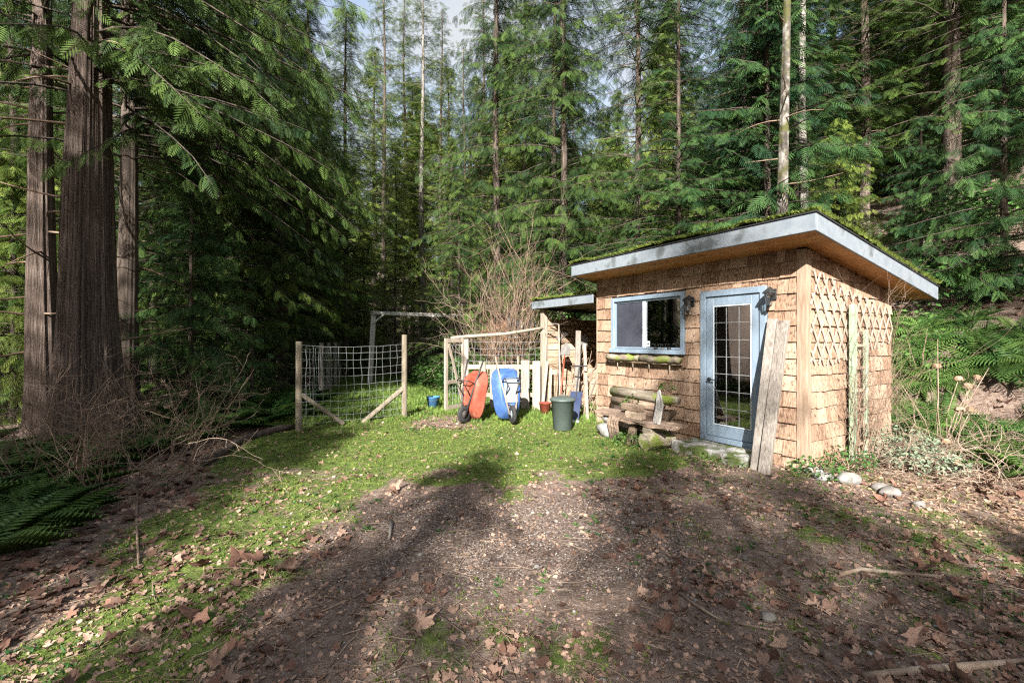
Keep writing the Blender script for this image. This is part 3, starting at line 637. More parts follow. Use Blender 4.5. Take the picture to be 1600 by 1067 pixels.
def blob(mb, c, r, seed, n=7, mi=0):
    g = np.random.default_rng(int(seed*10)+1)
    V = []; 
    for i in range(n+1):
        th = math.pi*i/n
        for k in range(10):
            a = 2*math.pi*k/10; q = 1+.12*math.sin(3*a+seed)+.10*math.sin(2*th*2+a+seed*2)+.05*g.normal()*(0 < i < n)
            V.append((c[0]+r[0]*q*math.sin(th)*math.cos(a), c[1]+r[1]*q*math.sin(th)*math.sin(a), c[2]+r[2]*math.cos(th)*(1+.08*math.sin(a*2+seed))))
    Fc = [(i*10+k, (i+1)*10+k, (i+1)*10+(k+1) % 10, i*10+(k+1) % 10) for i in range(n) for k in range(10)]
    return mb.add(V, Fc, mi)
for c, r_, s in (((-.55, -.1, .115), (.20, .17, .135), 3), ((-.54, -.08, .30), (.15, .14, .085), 5)): blob(MB(), c, r_, s).build('support_stone', M['stone'], bench, True)
for (x, y, z, rad, L, tl) in ((.42, -.05, .12, .12, .5, .1), (.38, 0, .26, .085, .42, -.15)):
    mb = MB(); mb.tube([(x-.02, y-L/2, z), (x, y, z+.01), (x+tl*.3, y+L/2, z)], [rad, rad*1.05, rad*.97], 14, wob=.05); mb.build('support_log', M['mossylog'], bench)
mb = MB(); mb.tube([(-.02, -.1, 0), (-.04, -.09, .18), (0, -.05, .35)], [.1, .07, .09], 8, wob=.15); mb.build('support_log', M['barkplank'], bench, True)
# things on the bench
lg = MB(); lg.tube([(-.75, 0, 0), (-.2, .01, .01), (.4, -.01, -.02), (.62, 0, 0)], [.085, .09, .075, .06], 10, wob=.07)
put(tag(lg.build('driftwood_log', M['mossylog'], None, True), 'long mossy log lying along the back of the bench', 'log'), -2.2, -.36, .70)
lg = MB(); lg.tube([(-.62, 0, 0), (-.1, .01, .0), (.35, -.01, 0)], [.08, .085, .075], 10, wob=.07)
put(tag(lg.build('driftwood_log', M['oldwood_x'], None, True), 'shorter brown log stacked beneath the mossy log', 'log'), -2.35, -.33, .55)
lg = MB(); lg.tube([(-.6, 0, 0), (.5, .01, .0)], [.075, .08], 10, wob=.07)
put(tag(lg.build('driftwood_log', M['barkplank'], None, True), 'dark bark log at the bottom of the log pile on the bench', 'log'), -2.3, -.33, .41)
for k, (x, y, z, rz_, sz) in enumerate(((-2.12, -.68, .375, .1, (.30, .13, .11)), (-2.2, -.66, .487, -.12, (.42, .12, .10)))):
    mb = MB(); mb.box(-sz[0]/2, sz[0]/2, -sz[1]/2, sz[1]/2, 0, sz[2]); put(tag(mb.build('timber_block', M['oldwood_x'], None, bevel=.006), ['lower pale timber offcut stacked on the bench seat', 'upper pale timber offcut stacked on the bench seat'][k], 'timber block'), x, y, z, rz_)
dw = MB()
for k in range(9): dw.tube([(k*.013-.05, .1-.008*k, .46+random.uniform(-.03, .02)), (k*.014-.045+.03, .04, .27), (k*.018-.01, -.04-.004*k, .0)], [.012, .016, .012], 5, wob=.2)
M['driftwood'] = surf('silver_driftwood', [(.20, .185, .165), (.34, .32, .30), (.45, .43, .41)], 12, (4, 4, .5), .8, .6, .008, 0)
put(tag(dw.build('driftwood_root', M['driftwood'], None, True), 'silvery twisted driftwood root standing on the bench', 'driftwood'), -1.72, -.68, .375)
dw = MB()
for k in range(16):
    x = random.uniform(-.12, .1); dw.tube([(x, 0, .0), (x+random.uniform(-.04, .04), -.06, -.12), (x+random.uniform(-.06, .08), -.03, -.42+random.uniform(-.03, .1))], [.02, .018, .006], 4, wob=.2)
put(tag(dw.build('hanging_root', M['barkplank'], None, True), 'brown shaggy root hanging over the front of the bench', 'root'), -2.35, -.86, .42)

# lattice on the side wall
lat = thing('lattice_trellis', 'expanding diamond lattice trellis fixed to the sunlit shed side', 'trellis', SC, SRZ)
ltop = lambda y: 2.47-.19*y+.02*math.sin(y*4); lbot = lambda y: 1.28+.18*max(0, y-.6)-.02*y
sp, sl = .205, 1.75
for sgn in (1, -1):
    for k in range(-12, 24):
        y0 = k*sp; pts = []
        for q in range(0, 121):
            z = 1.1+q*.0125; y = y0+sgn*(z-1.2)/sl
            if .06 < y < 2.36 and lbot(y) < z < ltop(y): pts.append((y, z))
        if len(pts) < 8: continue
        xo = .034 if sgn > 0 else .043
        (ya, za), (yb, zb) = pts[0], pts[-1]
        MB().bar((xo, ya, za), (xo+.003, yb, zb), .026, .007, up=(1, 0, 0)).build('slat', M['lattice'], lat)
# green ladder trellis
gl = thing('ladder_trellis', 'faded green ladder trellis standing against the lattice', 'trellis', S2W(.10, 1.0, 0), SRZ)
MB().box(-.03, .02, -.06, .06, -.1, 2.05).build('rail', M['greenpaint'], gl, bevel=.004)
MB().box(-.03, .015, .34, .40, -.1, 1.72).build('rail', M['greenpaint'], gl, bevel=.004)
for z in (.18, .42, .64, .9, 1.2, 1.5): MB().box(-.028, -.004, .061, .339, z, z+.035).build('rung', M['oldwood_x'], gl)

# ---------------------------------------------------------------- lean-to
lt_ = thing('lean_to', 'open lean-to with mossy roof and board wall beside the shed', 'lean-to', S2W(0, 0), SRZ)
LX0, LX1, LY0, LY1 = -5.88, -WL-.03, -.12, 2.05
lz = lambda y: 2.29-.03*y
def lslab(x0, x1, y0, y1, a, b): return [(x0, y0, lz(y0)+a), (x1, y0, lz(y0)+a), (x1, y1, lz(y1)+a), (x0, y1, lz(y1)+a), (x0, y0, lz(y0)+b), (x1, y0, lz(y0)+b), (x1, y1, lz(y1)+b), (x0, y1, lz(y1)+b)]
lroof = MB().hexa(lslab(LX0+.02, LX1, LY0+.03, LY1, .13, .17)).build('roof', M['sheath'], lt_)
MB().hexa(lslab(LX0, -4.75, LY0, LY0+.028, 0, .172)).build('fascia', M['fascia'], lroof, bevel=.003)
MB().hexa(lslab(-4.748, LX1, LY0+.004, LY0+.030, .004, .172)).build('fascia', M['fascia'], lroof, bevel=.003)
MB().hexa(lslab(LX0-.008, LX0+.018, LY0+.031, LY1, 0, .172)).build('fascia', M['fascia'], lroof, bevel=.003)
MB().hexa(lslab(LX0-.02, LX1, LY0-.012, LY1+.02, .174, .186)).build('roofing_felt', M['black'], lroof)
for y in (.25, .8, 1.35, 1.8): MB().box(LX0+.03, LX1, y, y+.045, lz(y)+.03, lz(y)+.128).build('rafter', M['oldwood_x'], lroof)
roof_moss(lroof, LX0-.02, LX1-.01, LY0-.01, LY1, lz, 1300, .183)
MB().box(-5.70, -5.58, .0, .12, -.1, 2.30).build('post', M['palewood'], lt_, bevel=.004)
MB().box(-5.70, -5.60, 1.82, 1.92, -.1, 2.25).build('post', M['oldwood'], lt_)
z = .0; k = 0
bw = MB()
side = bw.box(-5.665, -5.645, .14, 1.8, .0, 2.0).build('side_wall', M['sheath'], lt_)
while z < 1.98:
    h_ = random.uniform(.11, .17); MB().bar((-5.632+random.uniform(-.006, .006), .125, z+h_/2), (-5.632+random.uniform(-.006, .006), 1.8+random.uniform(-.02, .02), z+h_/2+random.uniform(-.01, .01)), .022, h_-.012, jit=.004).build('board', M['oldwood_b'] if 'oldwood_b' in M else M.setdefault('oldwood_b', surf('weathered_brown_board', [(.15, .095, .06), (.31, .21, .14), (.43, .32, .23)], 10, (4, .35, 4), .88, .5, .006, .7, stain=((.09, .06, .04), 5, .64))), side); z += h_
back = MB().box(-5.6, LX1, 1.93, 1.945, 0, 2.1).build('back_wall', M['sheath'], lt_)
z = 0.
while z < 2.05:
    h_ = random.uniform(.12, .17); MB().box(-5.6, LX1, 1.905, 1.929, z+.003, z+h_-.004).build('board', M['oldwood_x'], back); z += h_

# ---------------------------------------------------------------- fences, gate, arch
def fpost(parent, p, h, r, name='post', mat='post', lean=(0, 0)):
    o = MB().tube([(p[0], p[1], -.1), (p[0]+lean[0]*.5, p[1]+lean[1]*.5, h*.5), (p[0]+lean[0], p[1]+lean[1], h)], [r*1.05, r, r*.97], 10, wob=.03).build(name, M[mat], parent); return o
def wires(parent, a, b, zs, nv, sag=.0, r=.0021, ztop=None):
    a, b = Vector(a), Vector(b)
    for z in zs:
        P = [a.lerp(b, t)+Vector((random.uniform(-.012, .012), random.uniform(-.012, .012), z-sag*4*t*(1-t)*(.5+z*.4)+random.uniform(-.008, .008))) for t in np.linspace(0, 1, 9)]
        P[0] = a+Vector((0, 0, z)); P[-1] = b+Vector((0, 0, z)); MB().tube(P, r, 4).build('wire', M['wire'], parent)
    for k in range(1, nv):
        t = k/nv; q = a.lerp(b, t); sg = sag*4*t*(1-t)
        MB().tube([q+Vector((random.uniform(-.02, .02), 0, z-sg*(.5+z*.4))) for z in np.linspace(zs[0], zs[-1], 6)], r*.85, 4).build('wire', M['wire'], parent)
pA, pB = G(467, 672), G(632, 655)
fp = thing('wire_fence', 'short wire mesh fence between two round posts with diagonal braces', 'fence', (pA.x, pA.y, 0))
q = pB-pA
fpost(fp, (0, 0), 1.56, .055); fpost(fp, (q.x, q.y), 1.69, .055)
hz_ = [.12, .24, .37, .50, .64, .79, .95, 1.10, 1.25, 1.38, 1.50]
wires(fp, (0, -.06, 0), (q.x, q.y-.06, 0), hz_, 14, .04)
u_ = q.normalized()
MB().tube([Vector((0, .0, .66)), u_*.75+Vector((0, .02, .03))], [.042, .04], 9, wob=.04).build('brace', M['post'], fp)
MB().tube([q+Vector((0, 0, .64)), q-u_*.82+Vector((0, -.02, .02))], [.05, .048], 9, wob=.04).build('brace', M['post'], fp)
fb = thing('wire_fence', 'older wire fence of grey posts receding along the forest edge', 'fence', (pA.x, pA.y, 0))
prev = Vector((0, 0, 0))
for k, (px, dp) in enumerate(((502, 12.2), (513, 13.6), (524, 15.6), (531, 18.2))):
    p = Vector(((px-800)/F*dp, dp, 0))-pA; p.z = 0
    fpost(fb, p, 1.5, .06, mat='oldwood'); wires(fb, prev+Vector((.05, 0, 0)), p+Vector((.05, 0, 0)), [.2, .45, .7, .95, 1.2, 1.42], 7, .02, .003); prev = p
# gate in its open position and fence run to the lean-to
gA = Vector(((697-800)/F*9.9, 9.9, 0)); gB = Vector(((724-800)/F*10.35, 10.35, 0))
gt = thing('garden_gate', 'pale lumber gate with wire infill and diagonal brace standing open', 'gate', gA, math.atan2(gB.y-gA.y, gB.x-gA.x))
gl_ = (gB-gA).length
gl_ = max(gl_, .55)
for x in (0, gl_): MB().box(x-.045, x+.045, -.02, .02, .04, 1.62).build('stile', M['palewood'], gt, bevel=.003)
for z in (.06, .62, 1.53): MB().box(.046, gl_-.046, -.018, .018, z, z+.08).build('rail', M['palewood'], gt, bevel=.003)
MB().bar((.06, -.022, 1.5), (gl_-.06, -.022, .2), .06, .02, up=(0, 1, 0)).build('brace', M['palewood'], gt)
wires(gt, (.03, .024, 0), (gl_-.03, .024, 0), [.15+.12*i for i in range(12)], 5, 0, .003)
post1 = Vector((-1.04, 10.4, 0)); post2 = S2W(-5.64, .05)
fr = thing('pallet_fence', 'patched fence of wire and upright pallet boards below a pole rail', 'fence', post1)
q = post2-post1; q.z = 0
MB().box(-.05, .05, -.05, .05, -.1, 1.68).build('post', M['oldwood'], fr, bevel=.004)
MB().tube([(-.35, -.06, 1.63), (0, -.07, 1.66), (q.x*.5, q.y*.5-.07, 1.72), (q.x, q.y-.06, 1.86)], [.035, .04, .037, .033], 9, wob=.05).build('top_rail', M['palewood'], fr, True)
wires(fr, (.05, 0, 0), (q.x-.05, q.y, 0), [.2+.15*i for i in range(10)], 12, .02, .003)
for z in (.35, .98): MB().bar((.05, -.16, z), (q.x-.1, q.y-.16, z), .03, .09).build('rail', M['oldwood_x'], fr)
x = .30
while x < q.x-.1:
    wd = random.uniform(.12, .19); h_ = random.uniform(1.0, 1.14); t_ = x/q.x
    if random.random() < .85: MB().box(x, x+wd, q.y*t_-.22, q.y*t_-.19, -.05, h_).build('pallet_board', M['palewood'] if random.random() < .55 else M['oldwood'], fr, bevel=.002)
    x += wd+random.uniform(.03, .12)
# arch of poles at the back of the lawn
aA = D(579, 592, 16.4); aA.z = 0
ar = thing('pole_arch', 'pale goal-like timber arch at the far end of the lawn', 'arch', (aA.x, aA.y, hz(aA.x, aA.y)))
M['painted_sun'] = surf('painted_sun_timber', [(.36, .34, .31), (.50, .48, .44), (.60, .58, .54)], 9, (3, 3, .5), .85, .3, .004, .3)  # lightened timber colour stands in for sunlight that the cedars block
W_ = 3.25
MB().bar((-.03, 0, -.1), (.12, 0, 2.58), .16, .09).build('post', M['painted_sun'], ar); MB().bar((W_, .1, -.1), (W_-.03, .1, 2.40), .12, .12).build('post', M['oldwood'], ar)
MB().bar((.02, -.06, 2.56), (W_+.1, .04, 2.44), .08, .12, up=(0, 0, 1)).build('beam', M['painted_sun'], ar); MB().bar((.11, -.06, 2.18), (.5, -.06, 2.50), .05, .06, up=(0, 1, 0)).build('brace', M['painted_sun'], ar)

# ---------------------------------------------------------------- wheelbarrows, bin, tools
def wheelbarrow(label, loc, rz, tilt, tray_m, under_m, handle_m, frame_m):
    t = thing('wheelbarrow', label, 'wheelbarrow', loc, rz); t.rotation_euler = (tilt, 0, rz)
    # standing on its nose: z up along its length, underside towards -y
    prof = [(-1.0, .16, .30), (0, .0, .0)]
    def ring(sc_, y, zc, zs, n=28):
        P = []
        for k in range(n):
            a = 2*math.pi*k/n; ca, sa = math.cos(a), math.sin(a); e = .55
            x = math.copysign(abs(ca)**e, ca)*sc_; z = math.copysign(abs(sa)**e, sa)*zs
            x *= (1.0+.12*(z/zs)) ; P.append((x, y, zc+z))
        return P
    rings = [ring(.345, .12, .62, .52), ring(.36, .105, .62, .53), ring(.345, .09, .62, .52), ring(.31, -.02, .62, .46), ring(.26, -.13, .65, .37), ring(.20, -.155, .66, .31)]
    rings += [ring(.19, -.135, .66, .30), ring(.25, -.11, .65, .36), ring(.30, -.01, .62, .45), ring(.335, .1, .62, .51)]
    V = [p for r_ in rings for p in r_]; n = 28; mb = MB()
    Fc, mi = [], []
    for i in range(len(rings)-1):
        for k in range(n): Fc.append((i*n+k, i*n+(k+1) % n, (i+1)*n+(k+1) % n, (i+1)*n+k))
    mb.add(V, Fc, 0); i0 = 5*n; mb.f.append(tuple(i0+k for k in range(n))); mb.m.append(0); i1 = 6*n; mb.f.append(tuple(i1+k for k in reversed(range(n)))); mb.m.append(0)
    mb.build('tray', [tray_m], t, True)
    if under_m: MB().box(-.15, .17, -.185, -.158, .42, .92).build('underside_plate', under_m, t, bevel=.006)
    wh = MB().lathe([(.10, -.045), (.165, -.04), (.185, -.02), (.185, .02), (.165, .04), (.10, .045)], 22, (0, -.20, .185), axis='x', cap=False).build('tyre', M['rubber'], t, True)
    MB().lathe([(.015, -.05), (.03, -.035), (.105, -.025), (.105, .025), (.03, .035), (.015, .05)], 18, (0, -.20, .185), axis='x').build('rim', under_m or M['steel'], t, True)
    for s in (-1, 1):
        MB().tube([(s*.07, -.20, .185), (s*.13, -.19, .45), (s*.24, -.12, 1.0), (s*.29, -.04, 1.38)], .02, 8).build('handle', handle_m, t, True)
        MB().tube([(s*.19, -.16, .85), (s*.20, -.36, .90), (s*.14, -.38, .78), (s*.12, -.18, .58)], .013, 6).build('leg', frame_m, t, True)
    MB().tube([(-.20, -.37, .89), (.20, -.37, .89)], .012, 6).build('leg_brace', frame_m, t, True)
    MB().tube([(-.085, -.20, .185), (.085, -.20, .185)], .012, 6).build('axle', frame_m, t)
    MB().tube([(-.1, -.19, .40), (0, -.27, .33), (.1, -.19, .40)], .01, 6).build('nose_guard', frame_m, t)
    return t
p = G(733, 662); wheelbarrow('orange-red wheelbarrow stood on its nose beside the gate', (p.x, p.y+.1, 0), R(-42), R(-9), M['redplastic'], None, M['black'], M['black']).scale = (.76, .85, .88)
p = G(795, 663); wheelbarrow('blue wheelbarrow stood on its nose against the pallet boards', (p.x+.02, p.y+.08, 0), R(20), R(-10), M['blueplastic'], M['greytray'], M['palewood'], M['black']).scale = (.8, .88, .93)
p = G(881, 674)
bn = thing('rubbish_bin', 'grey-green plastic rubbish bin with lid in front of the lean-to', 'bin', (p.x, p.y+.19, 0))
MB().lathe([(.155, 0), (.165, .01), (.205, .50), (.222, .505), (.222, .53), (.2, .53)], 28).build('body', M['bin'], bn, True)
ld = MB().lathe([(.232, .515), (.236, .53), (.225, .548), (.15, .575), (.0, .59)], 28).build('lid', M['bin'], bn, True); MB().tube([(-.06, 0, .58), (-.045, 0, .615), (.045, 0, .615), (.06, 0, .58)], .012, 6).build('handle', M['bin'], ld, True)
p = G(677, 640); bk = thing('bucket', 'small blue bucket on the path beyond the gate', 'bucket', (p.x, p.y, hz(p.x, p.y)))
MB().lathe([(.115, 0), (.15, .26), (.16, .265), (.16, .28), (.145, .28), (.11, .02)], 22, cap=True).build('body', M['bluebucket'], bk, True); MB().tube([(-.155, 0, .27), (-.12, -.1, .22), (0, -.16, .18), (.12, -.1, .22), (.155, 0, .27)], .005, 5).build('handle', M['steel'], bk)
def tool(name, label, base, top, head, hm='palewood', cat_=None):
    a, b_ = S2W(*base), S2W(*top); t = thing(name, label, cat_ or name.split('_')[-1], a, 0, 'garden tools leaning in the lean-to'); d = b_-a
    MB().tube([Vector((0, 0, 0)), d*.5+Vector((.01, 0, 0)), d], [.016, .017, .014], 7).build('handle', M[hm], t, True)
    n = d.normalized(); sd = n.cross(Vector((0, 0, 1))).normalized() if abs(n.z) < .99 else Vector((1, 0, 0)); s2 = n.cross(sd)
    mb = MB(); e = d if head.startswith('up') else Vector((0, 0, .02)); k = -1 if head.startswith('up') else 1
    if 'rake' in head:
        mb.bar(e-sd*.2, e+sd*.2, .02, .02)
        for i in range(9): mb.bar(e+sd*(-.2+.05*i), e+sd*(-.2+.05*i)+s2*.08, .008, .008)
    elif 'fan' in head:
        for i in range(11): q = (i-5)/5; mb.tube([e, e+n*.22*(1 if k < 0 else -1)*-k+sd*q*.22, e+n*.30*(1 if k < 0 else -1)*-k+sd*q*.26+s2*.03], .005, 4)
    elif 'shovel' in head:
        w_, l_ = .11, .3; dr = n*(1 if k < 0 else 1)
        pts = [e-sd*w_, e+sd*w_, e+sd*w_*.95+dr*l_*.6, e+dr*l_, e-sd*w_*.95+dr*l_*.6]; P2 = [p_+s2*.012+(s2*.02 if i in (0, 1) else Vector()) for i, p_ in enumerate(pts)]
        mb.add([*pts, *P2], [(4, 3, 2, 1, 0), (5, 6, 7, 8, 9), *[(i, (i+1) % 5, 5+(i+1) % 5, 5+i) for i in range(5)]])
    elif 'fork' in head:
        mb.bar(e-sd*.09, e+sd*.09, .015, .015)
        for i in range(4): mb.tube([e+sd*(-.09+.06*i), e+sd*(-.09+.06*i)+n*.28], [.008, .003], 5)
    mb.build('head', M['steel'], t)
tool('garden_rake', 'wooden rake leaning head up by the lean-to post', (-5.38, -.12, 0), (-5.62, .10, 1.75), 'up rake', cat_='rake')
tool('leaf_rake', 'fan rake leaning with its tines spread beside the boards', (-5.2, .0, 0), (-5.50, .40, 1.55), 'up fan', 'post', 'rake')
tool('garden_shovel', 'shovel with upturned blade leaning in the middle of the lean-to', (-4.85, .2, 0), (-5.1, .75, 1.45), 'up shovel', 'palewood', 'shovel')
tool('garden_fork', 'digging fork leaning tines up near the shed wall', (-4.35, .15, 0), (-4.05, .5, 1.5), 'up fork', 'oldwood', 'fork')
tool('hoe', 'long thin pole leaning across the lean-to opening', (-4.9, -.05, 0), (-5.4, .3, 1.95), 'up rake', 'palewood', 'hoe')
tool('spade', 'orange-handled spade leaning behind the bin', (-4.9, -.1, 0), (-5.15, .28, 1.25), 'up shovel', 'redplastic', 'spade')
for k, (b0, b1, w_, lab) in enumerate((((-4.55, .12, 0), (-4.75, .34, 1.78), .11, 'broad grey board propped upright in the lean-to'), ((-4.05, .0, 0), (-4.5, .3, 1.5), .06, 'thin pale board slanting inside the lean-to'), ((-5.35, -.2, 0), (-5.52, .06, 1.1), .07, 'short pale batten leaning on the lean-to post'), ((-5.05, -.22, 0), (-5.42, .1, .95), .05, 'narrow brown batten behind the red bucket'))):
    a, b_ = S2W(*b0), S2W(*b1); o = MB().bar((0, 0, 0), b_-a, w_, .025, up=(0, -1, 0), jit=.003).build('propped_board', M['palewood' if k % 2 else 'oldwood'], None); o.location = a; tag(o, lab, 'board', 'boards propped in the lean-to')
bs = thing('stick_bundle', 'sheaf of thin bare garden canes leaning in the lean-to', 'canes', S2W(-5.1, .25, 0), SRZ)
for k in range(26):
    x0, x1 = random.uniform(-.35, .9), random.uniform(-.4, 1.0); MB().tube([(x0, random.uniform(-.3, .2), 0), ((x0+x1)/2+random.uniform(-.05, .05), .25, random.uniform(.5, .7)), (x1, random.uniform(.35, .9), random.uniform(.95, 1.65))], [.009, .008, .004], 5).build('cane', M['twigpale' if k % 3 else 'twig'], bs)
p = S2W(-5.0, -.36); rb = thing('bucket', 'small red-brown bucket beside the grey-green bin', 'bucket', p)
MB().lathe([(.09, 0), (.125, .24), (.135, .245), (.135, .26), (.118, .26), (.085, .02)], 20).build('body', M['redplastic'], rb, True); MB().tube([(-.125, 0, .25), (0, -.13, .17), (.125, 0, .25)], .004, 5).build('handle', M['steel'], rb)
ss = thing('snow_shovel', 'dark blue snow shovel leaning blade down on the shed end', 'snow shovel', S2W(-3.98, -.42, 0), SRZ+R(35)); ss.rotation_euler[0] = R(-22)
mb = MB(); n = 8; V = []
for i in range(n+1):
    z = .62*i/n
    for x in (-.12, .12): V += [(x, -.06*math.cos(z*3), z), (x, -.06*math.cos(z*3)+.012, z)]
Fc = []
for i in range(n): a = i*4; Fc += [(a, a+2, a+6, a+4), (a+1, a+5, a+7, a+3), (a, a+4, a+5, a+1), (a+2, a+3, a+7, a+6)]
mb.add(V, Fc); mb.build('blade', M['darkblue'], ss); MB().tube([(0, .0, .5), (0, .03, 1.15)], .016, 7).build('shaft', M['black'], ss); MB().tube([(-.16, .03, 1.15), (.16, .03, 1.16)], .016, 7).build('grip', M['black'], ss); MB().box(-.125, .125, -.064, -.045, -.01, .035).build('wear_strip', M['white'], ss)
for k in range(2): pass

# brown outbuilding beyond the shrub
hp = D(822, 500, 16.5); ob = thing('outbuilding', 'brown-sided outbuilding with window half hidden behind the bare shrub', 'building', (hp.x-.2, hp.y, hz(hp.x, hp.y)-.3), R(-20))
MB().box(-1.6, 1.8, 0, 2.5, 0, 2.9).build('wall', M['brownsiding'], ob)
MB().hexa([(-1.9, -.4, 2.9), (2.1, -.4, 2.9), (2.1, 2.9, 3.2), (-1.9, 2.9, 3.2), (-1.9, -.4, 3.02), (2.1, -.4, 3.02), (2.1, 2.9, 3.32), (-1.9, 2.9, 3.32)]).build('roof', M['sheath'], ob)
wo = MB().box(-.5, .6, -.04, -.001, 1.95, 2.75).build('window', M['white'], ob); MB().box(-.44, .03, -.05, -.042, 2.01, 2.69).build('pane', M['screen'], wo); MB().box(.07, .54, -.05, -.042, 2.01, 2.69).build('pane', M['screen'], wo)

# ---------------------------------------------------------------- the three big cedars on the left
def cedar_big(label, px, dp, r0, h, seed, lean, seg, base, Rad, nb, skew, dead, ridge=.10, flare=.45, mat='cedarbark', mats=DK, droop=.5):
    X = (px-800)/F*dp; t = thing('cedar_tree', label, 'tree', (X, dp, hz(X, dp)-.05))
    link('trunk', trunk_mesh('trunk', h, r0, r0*.25, M[mat], seed, flare, lean, ridge, seg, 60, dead, M['twig'], 1.2, 6.5, 1.5), t)
    link('crown', crown('crown', seed, h, base, Rad, nb, .34, FR_CEDAR, mats, droop, .1, .75, 5.6, .4, skew=skew), t); return t
cedar_big('massive furrowed red cedar with flared base, thickest of three trunks', 138, 7.3, .40, 11.5, 101, .004, 170, 5.7, 5.2, 105, R(-12), 7, .16, .42)
cedar_big('straight sunlit cedar trunk left of the massive flared one', 68, 8.3, .235, 12, 102, -.004, 70, 6.4, 3.6, 80, R(180), 18, .14, .3)
cedar_big('slimmer dark cedar trunk right of the massive flared one', 197, 8.8, .20, 11.5, 103, .004, 60, 5.0, 5.0, 120, R(20), 8, .12, .3, 'barkdark')

# ---------------------------------------------------------------- trees with a place of their own
def at(px, Y): return (px-800)/F*Y
def T(name, label, kind, vi, px, Y, s=1., bark='barkdark', r0=.16, group=None, **k): return tree(name, label, 'tree', kind, vi, at(px, Y), Y, s, None, bark, r0, group, **k)
T('fir_tree', 'tall pale-trunked fir with a sparse crown against the sky', 'sparse', 0, 660, 25, 1., 'barkpale', .20)
T('fir_tree', 'bright sunlit fir beside the gap in the canopy', 'hemlock', 2, 540, 18.8, .95, 'barkdark', .13)
T('fir_tree', 'bright bushy fir in front of the left wood', 'hemlock', 2, 470, 16.8, .8, 'barkdark', .11)
T('fir_tree', 'bright sunlit fir standing behind the timber arch', 'hemlock', 2, 618, 22, .62, 'barkdark', .12)
T('fir_tree', 'lacy open-crowned fir left of the pale-trunked one', 'sparse', 0, 600, 30, 1.2, 'barkdark', .15)
for px, Y in ((632, 34), (690, 33), (755, 31)): T('fir_tree', 'lacy fir on the far sunlit slope seen against the sky', 'sparse', 0, px, Y, random.uniform(1.05, 1.3), 'barkdark', .15, 'lacy firs on the far slope')
for px, Y in ((585, 31), (645, 36), (700, 34), (745, 37), (790, 30), (820, 27)): T('fir_tree', 'tall bright fir on the sunlit slope beyond the lawn', 'hemlock', 2, px, Y, random.uniform(1.1, 1.35), 'barkdark', .15, 'tall bright firs beyond the lawn')
T('fir_tree', 'lacy open-crowned fir right of the pale-trunked one', 'sparse', 0, 725, 28, .9, 'barkdark', .15)
T('fir_tree', 'bright dense fir at the far end of the lawn', 'hemlock', 2, 705, 23, .68, 'barkdark', .12)
T('fir_tree', 'sunlit bushy young fir left of the bare shrub', 'young', 2, 718, 15.5, .80, 'barkdark', .08)
T('cedar_tree', 'broad dark cedar directly behind the lean-to', 'cedar', 0, 880, 13.2, .70, 'barkdark', .2)
T('hemlock_tree', 'slim reddish-trunked hemlock behind the middle of the shed roof', 'hemlock', 1, 995, 13, .85, 'cedarbark', .13)
T('hemlock_tree', 'drooping blue-green hemlock behind the shed roof', 'hemlock', 0, 1060, 11.6, .72, 'barkdark', .12)
T('hemlock_tree', 'full dark hemlock uphill from the shed door', 'hemlock', 0, 1160, 15, .9, 'barkdark', .15)
T('cedar_tree', 'large dark cedar left of the bare shrub', 'cedar', 0, 775, 19, .9, 'barkdark', .22)
for px, Y, s, b_, lab in ((1487, 12.5, .95, 'barkdark', 'thick dark straight trunk on the bank right of the shed'), (1350, 14.5, .95, 'cedarbark', 'dark hemlock trunk rising behind the roof corner'), (1447, 16, .95, 'barkdark', 'thin dark trunk beside the thick one on the bank')):
    T('hemlock_tree', lab, 'hemlock', 1, px, Y, s, b_, .24 if px == 1487 else .15)
for px, Y, vi, s, lab in ((1570, 9.0, 0, .95, 'lush low cedar spreading over the bank at the clearing edge'), (1440, 10.6, 0, .62, 'small cedar on the bank just behind the shed'), (1310, 12.8, 1, .9, 'bright young cedar uphill behind the roof corner'), (930, 12.6, 0, .55, 'knee-high young cedar behind the lean-to roof'), (440, 14.2, 0, .95, 'bushy young cedar behind the wire fence'),
                          (300, 9.6, 0, .9, 'dark young cedar right of the cedar trunks'), (395, 12.0, 2, .8, 'slim young cedar in the shade left of the fence'), (20, 9.5, 1, 1.0, 'bright young cedar left of the cedar trunks'), (860, 15.5, 1, .8, 'light green young cedar beside the outbuilding')):
    T('young_cedar', lab, 'young', vi, px, Y, s, 'barkdark', .07)
# tall straight trunks in the left wood
for px, Y, b_, r0 in ((345, 12.4, 'barkdark', .13), (372, 14.2, 'barkgrey', .12), (412, 16.5, 'barkpale', .13), (437, 13.2, 'barkdark', .17), (456, 20, 'barkpale', .15), (482, 15.4, 'cedarbark', .14), (240, 14.5, 'barkdark', .16), (20, 13, 'barkdark', .18), (265, 18, 'barkgrey', .16), (130, 15, 'barkdark', .2), (318, 21, 'barkpale', .16), (505, 22, 'barkdark', .16)):
    kd, vi = random.choice([('cedar', 1), ('hemlock', 1), ('cedar', 0), ('hemlock', 1)])
    lab = {'barkpale': 'straight pale trunk in the shaded wood left of the fence', 'barkgrey': 'straight grey trunk in the shaded wood left of the fence', 'barkdark': 'straight dark trunk in the shaded wood left of the fence', 'cedarbark': 'straight reddish trunk in the shaded wood left of the fence'}[b_]
    T('forest_tree', lab, kd, vi, px, Y, random.uniform(.6, .75), b_, r0*1.35, group='trunks in the left wood, '+b_[4:] if b_ != 'cedarbark' else 'trunks in the left wood, reddish')
